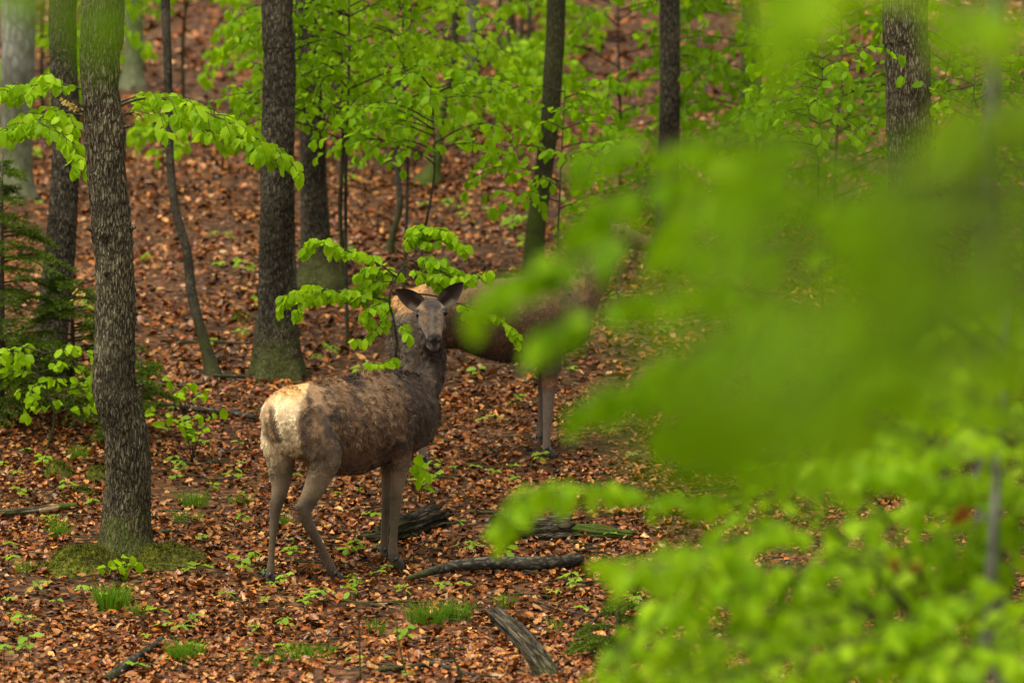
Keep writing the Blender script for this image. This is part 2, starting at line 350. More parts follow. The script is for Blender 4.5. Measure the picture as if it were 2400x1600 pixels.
class Deer:
    def __init__(s, tail_px, tail_d, theta):
        s.c, s.s = math.cos(theta), math.sin(theta)
        x = (tail_px - 1200) / FPX * tail_d; s.O = np.array((x, tail_d, float(ground(x, tail_d)))); s.parts = []
        s.fw = np.array((s.c, s.s, 0)); s.lf = np.array((-s.s, s.c, 0))
    def loc(s, px, py, v):
        k = (px - 1200) / FPX
        u = (k * (s.O[1] + v * s.c) - s.O[0] + v * s.s) / (s.c - k * s.s)
        d = s.O[1] + u * s.s + v * s.c
        return np.array((u, v, CAM_Z + (800 - py) / FPX * d - s.O[2]))
    def W(s, p): p = np.asarray(p, float); return s.O + p[..., :1] * s.fw + p[..., 1:2] * s.lf + p[..., 2:] * np.array((0, 0, 1.))
    def toloc(s, Pw):
        q = np.asarray(Pw, float) - s.O; return np.stack([q @ s.fw, q @ s.lf, q[..., 2]], -1)
    def torso(s, st):
        P, ra, rb = [], [], []
        for px, t, b, hw in st:
            a, c = s.loc(px, t + 4, 0), s.loc(px, b - 7, 0); P.append((a + c) / 2); ra.append(hw * .93); rb.append((a[2] - c[2]) / 2)
        P, ra, rb = np.array(P), np.array(ra), np.array(rb); n = 40
        Q = catmull(P, n); A = np.interp(np.linspace(0, 1, n), np.linspace(0, 1, len(ra)), ra); B = np.interp(np.linspace(0, 1, n), np.linspace(0, 1, len(rb)), rb)
        seg = 28; a = np.linspace(0, 2 * np.pi, seg, endpoint=False); V = []; F = []
        for i in range(n):
            cz = np.sin(a); cx = np.cos(a)
            wid = A[i] * np.where(cz > 0, 1 - .16 * cz**2, 1 - .04 * cz**2)      # a narrower back, a fuller belly
            V.append(np.stack([np.full(seg, Q[i, 0]), Q[i, 1] + wid * cx, Q[i, 2] + B[i] * cz], -1))
        V = np.vstack(V)
        for i in range(n - 1):
            for j in range(seg): k = (j + 1) % seg; F.append([i * seg + j, i * seg + k, (i + 1) * seg + k, (i + 1) * seg + j])
        F.append(list(range(seg))[::-1]); F.append([(n - 1) * seg + j for j in range(seg)])
        s.parts.append((V, F))
    def limb(s, st, n=36, seg=16):
        """st: (px, py, v, sagittal half, lateral half)"""
        P = np.array([s.loc(a, b, v) for a, b, v, _, _ in st]); t = np.linspace(0, 1, len(st)); tt = np.linspace(0, 1, n)
        s.parts.append(tube(catmull(P, n), np.interp(tt, t, [q[3] for q in st]) * .93, np.interp(tt, t, [q[4] for q in st]) * .93, seg, side=(1, 0, .01)))
        return P
    def wtube(s, P, ra, rb, side, n=30, seg=20):
        """a tube given by world points"""
        P = s.toloc(np.array(P)); t = np.linspace(0, 1, len(P)); tt = np.linspace(0, 1, n)
        sd = np.array((np.dot(side, s.fw), np.dot(side, s.lf), side[2]))
        s.parts.append(tube(catmull(P, n), np.interp(tt, t, ra), np.interp(tt, t, rb), seg, side=sd))
    def ball(s, c, r):
        c = s.toloc(np.array(c)); n = 9; t = np.linspace(0, np.pi, n)
        s.parts.append(tube(np.stack([np.full(n, c[0]), np.full(n, c[1]), c[2] - np.cos(t) * r], -1), np.sin(t) * r + 1e-4, None, 12, side=(1, 0, 0)))
    def surface(s, voxel, smooth=6):
        g = Geo()
        for V, F in s.parts: g.add(V, F)
        me = g.mesh('tmp', None); o = obj('tmp', me)
        r = o.modifiers.new('r', 'REMESH'); r.mode = 'VOXEL'; r.voxel_size = voxel; r.use_smooth_shade = True
        sm = o.modifiers.new('s', 'SMOOTH'); sm.factor = .5; sm.iterations = smooth
        dg = bpy.context.evaluated_depsgraph_get(); res = bpy.data.meshes.new_from_object(o.evaluated_get(dg))
        bpy.data.objects.remove(o); bpy.data.meshes.remove(me)
        n = len(res.vertices); V = np.empty(n * 3, np.float32); res.vertices.foreach_get('co', V)
        F = [list(p.vertices) for p in res.polygons]; bpy.data.meshes.remove(res)
        return V.reshape(-1, 3).astype(float), F
def sstep(x, a, b): t = np.clip((x - a) / (b - a), 0, 1); return t * t * (3 - 2 * t)
def mixv(a, b, t): return a * (1 - t)[:, None] + np.asarray(b)[None] * t[:, None]
def vnoise(P, sc, off=0): return np.array([noise.noise(Vector((p[0] * sc + off, p[1] * sc, p[2] * sc))) for p in P])

def fur_mesh(dr, V, F, C, nh, length_fn, flow_fn, wid, skip_fn=None):
    T = tri(F); A, B, Cc = V[T[:, 0]], V[T[:, 1]], V[T[:, 2]]
    nr = np.cross(B - A, Cc - A); ar = np.linalg.norm(nr, axis=1) / 2; nr = norm(nr)
    k = rng.choice(len(T), nh, p=ar / ar.sum()); r1 = np.sqrt(rng.random(nh)); r2 = rng.random(nh)
    w0, w1, w2 = 1 - r1, r1 * (1 - r2), r1 * r2
    P = A[k] * w0[:, None] + B[k] * w1[:, None] + Cc[k] * w2[:, None]; col_ = C[T[k, 0]]; n_ = nr[k]
    ln = length_fn(P); fl = flow_fn(P)
    # tufts: hairs in the same little cell lean the same way
    cell = np.floor(P / .022).astype(int); hsh = (cell[:, 0] * 73856093 ^ cell[:, 1] * 19349663 ^ cell[:, 2] * 83492791) % 4096
    jit = rng.normal(0, .33, (4096, 3))[hsh] + rng.normal(0, .25, (nh, 3)); tb = rng.uniform(.55, 1.4, 4096)[hsh]
    D = norm(fl + jit * np.minimum(1, ln / .03)[:, None]); D = norm(D - n_ * np.minimum(0, (D * n_).sum(1))[:, None] + n_ * .42)
    sd = norm(np.cross(D, n_)) * (wid * rng.uniform(.7, 1.3, nh))[:, None]; L_ = ln * rng.uniform(.6, 1.3, nh)
    base = P - n_ * .003; tip = base + D * L_[:, None] - n_ * (L_ * .15)[:, None]
    W = np.stack([base - sd, base + sd, tip], 1).reshape(-1, 3)
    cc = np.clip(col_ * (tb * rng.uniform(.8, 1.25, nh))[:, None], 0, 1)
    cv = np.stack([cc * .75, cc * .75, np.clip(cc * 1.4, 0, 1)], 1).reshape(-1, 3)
    return mesh('fur', W, np.arange(nh * 3).reshape(-1, 3), fur_material(), False, {'col': ('FLOAT_COLOR', np.concatenate([cv, np.ones((nh * 3, 1))], 1))})

def ear(dr, base, tip, width, facing, dark):
    """a cupped ear, open towards 'facing' (world points) -> V, F, colour"""
    base, tip, facing = np.array(base), np.array(tip), norm(np.array(facing)); ax = tip - base; ln = np.linalg.norm(ax); y = ax / ln
    z = norm(facing - y * (y @ facing)); x = np.cross(y, z); nu, nv = 9, 12; V = []; C = []
    for shell, thick in ((0, 0), (1, .007)):
        for i in range(nv):
            t = i / (nv - 1); wd = width * (math.sin(math.pi * min(1, .16 + t * .84)**.85))**.75 * (1 if t < .97 else .4)
            for j in range(nu):
                q = j / (nu - 1) * 2 - 1; cup = (1 - q * q) * wd * .75 * (1 - .5 * t)
                V.append(base + y * (t * ln) + x * (q * wd) - z * (cup + thick * (1 - q * q)) + y * 0)
                edge = abs(q)
                C.append(((.026, .013, .010) if edge < .75 else (.014, .010, .008)) if shell == 0 else dark)
                if shell == 0 and t < .45 and edge > .3 and edge < .85: C[-1] = (.075, .058, .045)
    F = []
    for sh in (0, 1):
        o = sh * nu * nv
        for i in range(nv - 1):
            for j in range(nu - 1):
                f = [o + i * nu + j, o + i * nu + j + 1, o + (i + 1) * nu + j + 1, o + (i + 1) * nu + j]; F.append(f if sh == 0 else f[::-1])
    for i in range(nv - 1):
        for j in (0, nu - 1):
            a, b = i * nu + j, (i + 1) * nu + j; F.append([a, b, b + nu * nv, a + nu * nv])
    return dr.toloc(np.array(V)), F, np.array(C)
def hoof(dr, p, size, parent, fwd):
    """two pointed claws and two dewclaws"""
    g = Geo()
    for sgn in (-1, 1):
        c = np.array(p) + np.array((0, sgn * .016, 0)); f = np.array(fwd)
        P = [c + np.array((-.012, 0, .055)), c + f * .008 + np.array((0, 0, .03)), c + f * .022 + np.array((0, 0, .0)), c + f * .045 + np.array((0, sgn * -.004, -.012))]
        g.add(*tube(catmull(P, 8), np.interp(np.linspace(0, 1, 8), [0, .3, .7, 1], [.014, .024, .026, .006]) * size, np.interp(np.linspace(0, 1, 8), [0, .3, .7, 1], [.012, .016, .017, .006]) * size, 10, side=(1, 0, 0)))
        q = c + f * -.03 + np.array((0, sgn * .008, .06)); g.add(*tube([q, q + np.array((-.012, 0, -.014)), q + np.array((-.014, 0, -.028))], [.012, .010, .003], None, 8, side=(1, 0, 0)))
    obj('hoof', g.mesh('hoof', M['hoof']), parent)

def finish_deer(dr, name, label, V, F, C, ears, hooves, eyes, fur, nosetip=None):
    root = empty(name, dr.O); root.rotation_euler = (0, 0, math.atan2(dr.s, dr.c)); tag(root, label, 'deer', 'red deer standing among the trees')
    Vb, Fb, Cb = [V], list(F), [C]; n = len(V)
    for v, f, c in ears: Vb.append(v); Fb += [[i + n for i in q] for q in f]; Cb.append(c); n += len(v)
    Ca = np.vstack(Cb); me = mesh('body', np.vstack(Vb), Fb, fur_material(), True, {'col': ('FLOAT_COLOR', np.concatenate([Ca, np.ones((len(Ca), 1))], 1))})
    body = obj('body', me, root)
    if fur is not None: tag(obj('fur', fur, root), kind='stuff')
    for p, fwd, sz in hooves: hoof(dr, p, sz, root, fwd)
    for c, r in eyes:
        n = 12; t = np.linspace(0, np.pi, n); c = dr.toloc(np.array(c)); g = Geo()
        g.add(*tube(np.stack([np.full(n, c[0]), np.full(n, c[1]), c[2] - np.cos(t) * r], -1), np.sin(t) * r + 1e-4, None, 14, side=(1, 0, 0))); obj('eye', g.mesh('eye', M['eye']), root)
    return root

def near_deer():
    D = Deer(640, 22.80, math.radians(45))
    D.torso([(626, 950, 985, .045), (638, 926, 1030, .105), (662, 908, 1062, .15), (700, 896, 1080, .178), (745, 890, 1096, .182), (790, 885, 1119, .195), (840, 876, 1117, .205),
             (885, 868, 1098, .195), (925, 866, 1082, .175), (965, 869, 1066, .148), (998, 890, 1048, .112), (1020, 935, 1012, .055)])
    D.limb([(716, 955, -.095, .11, .075), (734, 1010, -.115, .14, .088), (764, 1062, -.13, .125, .072), (754, 1100, -.12, .10, .056), (738, 1140, -.105, .078, .044), (724, 1168, -.10, .062, .034),
            (713, 1192, -.10, .058, .030), (717, 1214, -.10, .044, .028), (735, 1249, -.10, .032, .024), (756, 1290, -.10, .026, .022), (774, 1327, -.10, .031, .027), (784, 1350, -.10, .028, .026), (789, 1364, -.10, .024, .024)])
    D.ball(D.W(D.loc(699, 1187, -.10)), .022)
    D.limb([(660, 970, .09, .10, .07), (655, 1010, .10, .125, .085), (656, 1043, .105, .125, .08), (658, 1076, .105, .10, .066), (658, 1110, .105, .082, .052), (657, 1140, .10, .062, .04), (651, 1170, .10, .046, .032),
            (646, 1190, .10, .043, .029), (643, 1222, .10, .030, .024), (638, 1277, .10, .020, .018), (636, 1312, .10, .021, .019), (633, 1344, .10, .029, .026), (633, 1358, .10, .026, .025), (633, 1366, .10, .022, .022)])
    D.ball(D.W(D.loc(640, 1184, .10)), .018)
    D.limb([(932, 945, -.10, .13, .07), (938, 1005, -.125, .110, .062), (943, 1058, -.125, .075, .048), (936, 1108, -.11, .056, .038), (930, 1150, -.11, .040, .031), (928, 1185, -.11, .036, .031), (924, 1222, -.11, .027, .025),
            (922, 1262, -.11, .025, .023), (921, 1296, -.11, .030, .028), (927, 1318, -.11, .026, .025), (930, 1328, -.11, .022, .022)])
    D.limb([(925, 1000, .08, .10, .055), (915, 1060, .10, .065, .045), (910, 1110, .105, .050, .036), (908, 1150, .105, .038, .030), (906, 1185, .105, .035, .030), (903, 1222, .105, .026, .024), (901, 1258, .105, .024, .022),
            (900, 1286, .105, .030, .027), (903, 1298, .105, .026, .024), (906, 1306, .105, .022, .022)])
    # tail, udder line, shoulder
    D.limb([(641, 938, 0, .03, .03), (631, 962, 0, .030, .028), (632, 995, 0, .028, .025), (638, 1026, 0, .012, .010)], n=14, seg=12)
    # neck (world points so that it can twist towards the camera) and head
    nd = lambda px, py, dv=0.0, v=0.0: D.W(D.loc(px, py, v)) + np.array((0, dv, 0))
    X = np.array((1., 0, 0))
    D.wtube([nd(964, 950), nd(991, 915), nd(1009, 880), nd(1017, 848), nd(1015, 815), nd(1010, 785, -.01), nd(1009, 755, -.02), nd(1009, 738, -.03)], [.112, .090, .074, .068, .063, .062, .062, .05], [.14, .115, .095, .085, .085, .082, .075, .05], X)
    hd = nd(1011, 760)[1]
    h = lambda px, py, dy: U(px, py, hd + dy)
    D.wtube([h(1010, 726, .05), h(1010, 725, .02), h(1010, 730, -.04), h(1011, 743, -.10), h(1013, 762, -.165), h(1016, 781, -.22), h(1018, 793, -.262), h(1018, 801, -.282)],
            [.040, .066, .077, .076, .062, .048, .041, .022], [.030, .054, .072, .080, .068, .052, .043, .024], X, n=34)
    D.wtube([h(1011, 790, -.03), h(1013, 800, -.09), h(1016, 811, -.15), h(1018, 815, -.20), h(1018, 813, -.232)], [.055, .050, .036, .025, .012], [.04, .035, .028, .020, .010], X, n=20, seg=14)   # lower jaw
    for sx in (-1, 1):
        D.ball(h(1011 + sx * 29, 728, -.088), .021); D.ball(h(1018 + sx * 11, 793, -.262), .020); D.ball(h(1012 + sx * 24, 765, -.13), .024)
    V, F = D.surface(.0085, 5)
    # coat
    u, v, w_ = V.T; hw = D.W(V)
    nz = vnoise(V, 9.); nz2 = vnoise(V, 24., 5); nz3 = vnoise(V, 4., 9)
    C = np.tile(np.array((.135, .072, .037)), (len(V), 1))
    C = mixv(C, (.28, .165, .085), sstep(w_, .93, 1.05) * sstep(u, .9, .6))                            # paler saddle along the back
    C = mixv(C, (.27, .165, .09), sstep(nz2 + nz * .7, -.02, .3) * .9 * sstep(w_, .68, .8))           # ruffled winter coat
    C = mixv(C, (.042, .025, .017), sstep(nz - nz2 * .5 + nz3 * .6, .0, .3) * .85 * sstep(w_, .62, .75))
    C = mixv(C, (.045, .025, .016), sstep(u, .80, .95) * sstep(w_, .66, .8) * .9)                        # dark shoulder and neck
    C = mixv(C, (.075, .055, .042), sstep(u, .98, 1.1) * sstep(w_, .85, .95) * .6)
    C = mixv(C, (.165, .120, .080), sstep(u, 1.05, 1.2) * sstep(w_, 1.0, .8) * .8)                        # brisket
    C = mixv(C, (.125, .075, .045), sstep(w_, .68, .58) * sstep(u, .15, .3) * .9)                         # belly
    C = mixv(C, (.070, .050, .032), sstep(w_, .56, .44))                                                  # legs
    C = mixv(C, (.165, .125, .08), sstep(w_, .86, .66) * sstep(w_, .42, .52) * sstep(u, .46, .30) * .8)
    C = mixv(C, (.125, .094, .06), sstep(w_, .72, .6) * sstep(w_, .40, .5) * sstep(u, .75, .85) * .8)
    rb = .28 - 1.6 * np.abs(v) + .035 * nz
    rump = sstep(u, rb + .03, rb - .03) * sstep(w_, .58, .74)
    C = mixv(C, (.045, .032, .025), sstep(u, rb - .02, rb + .05) * sstep(u, rb + .20, rb + .07) * sstep(w_, .66, .76) * sstep(w_, 1.0, .90) * .75)   # dark edge beside the rump patch
    C = mixv(C, (.62, .48, .30), rump)
    C = mixv(C, (.58, .36, .15), rump * sstep(w_, .95, 1.03))
    C = mixv(C, (.50, .40, .27), sstep(u, .06, -.01) * sstep(w_, .48, .66) * (1 - rump) * .7)
    tail = (np.abs(v) < .035) & (u < .012) & (w_ > .72) & (w_ < .98); C = mixv(C, (.36, .22, .11), tail * .8)
    C = mixv(C, (.05, .035, .025), ((v > -.055) & (v < -.02) & (u < .02) & (w_ > .74) & (w_ < .95)) * .75)
    C = mixv(C, (.14, .095, .06), ((v > -.01) & (v < .05) & (u < .02) & (w_ > .76) & (w_ < .9)) * .5)
    C = mixv(C, (.034, .023, .017), sstep(u, .98, 1.08) * sstep(w_, 1.0, 1.1) * sstep(nz2, .35, -.1) * .8)                  # dark throat
    C = mixv(C, (.035, .026, .020), sstep(np.abs(w_ - .40), .07, .03) * sstep(nz + nz3, -.1, .25) * .7)
    C = mixv(C, (.05, .038, .03), sstep(w_, .10, .05) * .7)
    # head colours by place along the face
    head = (w_ > 1.23)
    hx = hw[:, 0] - h(1013, 757, -.165)[0]; dy = hw[:, 1] - hd
    zj = h(1010, 775, 0)[2]; ishead = np.maximum(sstep(hw[:, 2], zj - .01, zj + .02) * sstep(dy, .02, -.02), sstep(hw[:, 2], h(1018, 825, -.2)[2], h(1018, 818, -.2)[2]) * sstep(dy, -.115, -.15)) * sstep(u, .9, 1.0)
    nf = vnoise(V, 55., 3); C = mixv(C, (.036, .025, .018), ishead); C = mixv(C, (.075, .052, .036), ishead * sstep(nf, .0, .4) * .7)
    zt = h(1010, 727, 0)[2]
    C = mixv(C, (.125, .072, .034), np.clip(ishead * sstep(np.abs(hx), .018, .04) * sstep(dy, -.10, -.14) * (.6 + 1.3 * nf), 0, 1))
    C = mixv(C, (.035, .026, .021), ishead * sstep(np.abs(hx), .008, .02) * sstep(np.abs(hx), .045, .03) * sstep(dy, -.095, -.115) * sstep(dy, -.17, -.14) * .8)   # dark streaks beside the nose ridge
    C = mixv(C, (.065, .054, .047), ishead * sstep(np.abs(hx), .016, .006) * sstep(dy, -.08, -.12) * .8)
    C = mixv(C, (.17, .105, .055), ishead * sstep(np.abs(hx), .038, .052) * sstep(hw[:, 2], zt - .01, zt + .01) * sstep(hw[:, 2], zt + .04, zt + .02))
    C = mixv(C, (.022, .014, .011), ishead * sstep(hw[:, 2], zt - .005, zt + .02) * sstep(np.abs(hx), .06, .035))
    pn = h(1018, 797, -.28); dn = np.sqrt((hw[:, 0] - pn[0])**2 + ((hw[:, 2] - pn[2]) * 1.2)**2)
    C = mixv(C, (.020, .016, .015), sstep(dn, .046, .038) * sstep(dy, -.225, -.245) * (hw[:, 2] > pn[2] - .035))
    for ex, ey in ((981, 737), (1042, 733)):
        ec = h(ex, ey, -.105); C = mixv(C, (.022, .016, .013), sstep(np.linalg.norm(hw - ec, axis=1), .036, .024))
    for sx in (-1, 1):
        nc = h(1018 + sx * 11, 795, -.29); C = mixv(C, (.10, .095, .095), sstep(np.linalg.norm((hw - nc) * np.array((1, .5, 1.6)), axis=1), .014, .008) * .8)  # grey sheen on the nostril tops, a highlight painted into the colour
    C = mixv(C, (.075, .06, .044), sstep(hw[:, 2], pn[2] - .030, pn[2] - .042) * sstep(dy, -.19, -.21) * sstep(hw[:, 2], h(1018, 829, -.2)[2], h(1018, 822, -.2)[2]) * .8)
    ears = [ear(D, h(991, 719, .0), h(926, 678, .015), .052, (-.25, -1, -.1), (.10, .075, .058)), ear(D, h(1034, 713, .0), h(1087, 661, .03), .050, (.25, -1, 0), (.10, .075, .058))]
    zchin = h(1018, 823, -.2)[2]; zcheek = h(1010, 778, 0)[2]
    def length(P):
        Wz = D.W(P)[:, 2]; l = .017 + .024 * sstep(P[:, 0], .22, .38) * sstep(P[:, 2], .66, .78) * sstep(P[:, 0], 1.02, .9)
        l = np.where(P[:, 2] < .58, .010, l); l = np.where((P[:, 0] > .98) & (P[:, 2] > .85), .028, l); wy = D.W(P)[:, 1] - hd
        l = np.where((Wz > zcheek) & (wy < .03), .010, l); l = np.where((Wz > zchin) & (wy < -.13), .008, l); l = np.where((Wz > zchin) & (wy < -.215), .003, l); return l
    def flow(P):
        f = np.tile(np.array((-.75, 0, -.55)), (len(P), 1)); f[P[:, 2] < .6] = (-.1, 0, -1); f[(P[:, 0] > .95) & (P[:, 2] > .8)] = (-.25, 0, -1); f[(P[:, 0] < .15) & (P[:, 2] > .55)] = (-.2, 0, -1)
        f[D.W(P)[:, 2] > zcheek] = (.5, .5, .3); return f
    hv = hw
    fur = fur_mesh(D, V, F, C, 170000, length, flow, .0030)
    hooves = []
    for px, py, vv, fw in ((789, 1366, -.10, (.8, 0, -.25)), (633, 1368, .10, (.5, 0, -.1)), (931, 1332, -.11, (.8, 0, -.25)), (906, 1309, .105, (.8, 0, -.2))):
        p = D.loc(px, py, vv); hooves.append((p + np.array((0, 0, .0)), fw, 1.0))
    eyes = [(h(981.5, 738, -.106), .0170), (h(1042, 733, -.106), .0170)]
    return D, V, F, C, ears, hooves, eyes, fur

def far_deer():
    D = Deer(950, 25.75, math.radians(27))
    D.torso([(942, 700, 745, .05), (954, 680, 792, .11), (985, 664, 816, .16), (1030, 652, 822, .18), (1080, 650, 822, .188), (1140, 650, 846, .20), (1200, 646, 856, .203), (1250, 641, 847, .19), (1295, 640, 836, .172),
             (1335, 654, 829, .145), (1364, 690, 812, .10), (1379, 730, 780, .05)])
    D.limb([(985, 700, -.08, .12, .07), (975, 750, -.10, .15, .085), (980, 800, -.11, .125, .075), (972, 850, -.11, .085, .05), (961, 900, -.10, .06, .036), (957, 932, -.10, .058, .03), (968, 975, -.10, .034, .025), (980, 1020, -.10, .027, .022),
            (990, 1060, -.10, .031, .027), (997, 1080, -.10, .028, .026), (1000, 1090, -.10, .023, .023)])
    D.limb([(960, 700, .08, .11, .07), (948, 750, .10, .14, .08), (945, 800, .105, .105, .066), (941, 850, .105, .078, .045), (932, 895, .10, .056, .034), (928, 925, .10, .052, .03), (933, 970, .10, .032, .024), (940, 1010, .10, .026, .021),
            (947, 1042, .10, .03, .026), (951, 1058, .10, .027, .025), (953, 1066, .10, .023, .023)])
    D.limb([(1305, 720, -.09, .13, .06), (1298, 790, -.11, .105, .06), (1292, 835, -.11, .078, .046), (1289, 882, -.11, .062, .038), (1286, 930, -.11, .044, .032), (1284, 975, -.11, .036, .031), (1283, 1005, -.11, .030, .026), (1281, 1035, -.11, .028, .025),
            (1281, 1050, -.11, .031, .028), (1285, 1062, -.11, .027, .025), (1287, 1068, -.11, .023, .023)])
    D.limb([(1300, 780, .09, .10, .055), (1285, 840, .105, .07, .045), (1276, 890, .105, .052, .036), (1274, 930, .105, .04, .031), (1272, 970, .105, .035, .03), (1270, 1000, .105, .027, .024), (1269, 1020, .105, .03, .026), (1272, 1034, .105, .026, .024), (1274, 1040, .105, .023, .023)])
    D.limb([(951, 690, 0, .03, .03), (944, 715, 0, .028, .026), (943, 745, 0, .024, .02), (945, 770, 0, .012, .01)], n=12, seg=10)
    D.limb([(1330, 740, 0, .17, .13), (1362, 690, 0, .14, .11), (1392, 640, -.01, .11, .085), (1412, 595, -.02, .09, .072), (1425, 560, -.03, .075, .066), (1432, 540, -.03, .06, .055)])
    D.limb([(1420, 545, -.02, .05, .05), (1432, 546, -.03, .08, .066), (1460, 553, -.05, .085, .068), (1490, 562, -.06, .062, .05), (1515, 570, -.07, .048, .042), (1526, 574, -.07, .03, .026)])
    V, F = D.surface(.013, 5); u, v, w_ = V.T; nz = vnoise(V, 8.); nz2 = vnoise(V, 20., 3)
    C = np.tile(np.array((.100, .055, .029)), (len(V), 1))
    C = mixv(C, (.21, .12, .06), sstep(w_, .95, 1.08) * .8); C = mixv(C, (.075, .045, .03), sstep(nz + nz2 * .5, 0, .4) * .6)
    C = mixv(C, (.050, .032, .022), sstep(w_, .78, .68) * sstep(w_, .58, .64) * sstep(u, .25, .4) * .8)
    C = mixv(C, (.16, .075, .035), sstep(w_, .62, .56) * sstep(u, .3, .45) * .7)
    C = mixv(C, (.115, .085, .066), sstep(w_, .58, .46))
    rb = .17 - 1.1 * np.abs(v); rump = sstep(u, rb + .05, rb - .03) * sstep(w_, .5, .68)
    C = mixv(C, (.16, .125, .095), rump); C = mixv(C, (.50, .28, .11), rump * sstep(w_, .95, 1.03)); C = mixv(C, (.13, .105, .08), sstep(u, .06, 0) * sstep(w_, .4, .55) * (1 - rump) * .7)
    C = mixv(C, (.25, .2, .15), sstep(u, 1.2, 1.3) * sstep(w_, .95, .75))
    length = lambda P: np.where(P[:, 2] < .52, .012, .028)
    flow = lambda P: np.where((P[:, 2] < .58)[:, None], np.array((-.1, 0, -1.))[None], np.array((-.8, 0, -.5))[None])
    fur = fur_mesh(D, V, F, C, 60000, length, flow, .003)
    q = lambda px, py, v: D.W(D.loc(px, py, v))
    ears = [ear(D, q(1424, 545, -.07), q(1405, 505, -.13), .04, (.6, -.7, 0), (.09, .065, .05)), ear(D, q(1428, 545, .03), q(1420, 500, .10), .04, (.6, .3, 0), (.09, .065, .05))]
    hooves = [(D.loc(px, py, vv), (.8, 0, -.2), 1.0) for px, py, vv in ((1000, 1093, -.10), (953, 1069, .10), (1288, 1071, -.11), (1275, 1043, .105))]
    eyes = [(q(1458, 543, -.105), .018), (q(1456, 545, .02), .018)]
    return D, V, F, C, ears, hooves, eyes, fur

ND = near_deer(); FD = far_deer()
for dd in (ND, FD):                      # the ground gives a little under each hoof
    for p, f, s_ in dd[5]:
        W_ = dd[0].W(p); dz = W_[2] - .012 - float(ground(W_[0], W_[1])); print('hoof dz', round(dz, 3)); BUMPS.append((W_[0], W_[1], dz, .16))
BUMPS_DONE = True

FLOOR = build_ground()
build_litter(FLOOR)
finish_deer(ND[0], 'red_deer', 'brown red deer hind with cream rump turning its head to look back', *ND[1:])
finish_deer(FD[0], 'red_deer', 'dark brown red deer standing broadside behind the other, half hidden by leaves', *FD[1:])

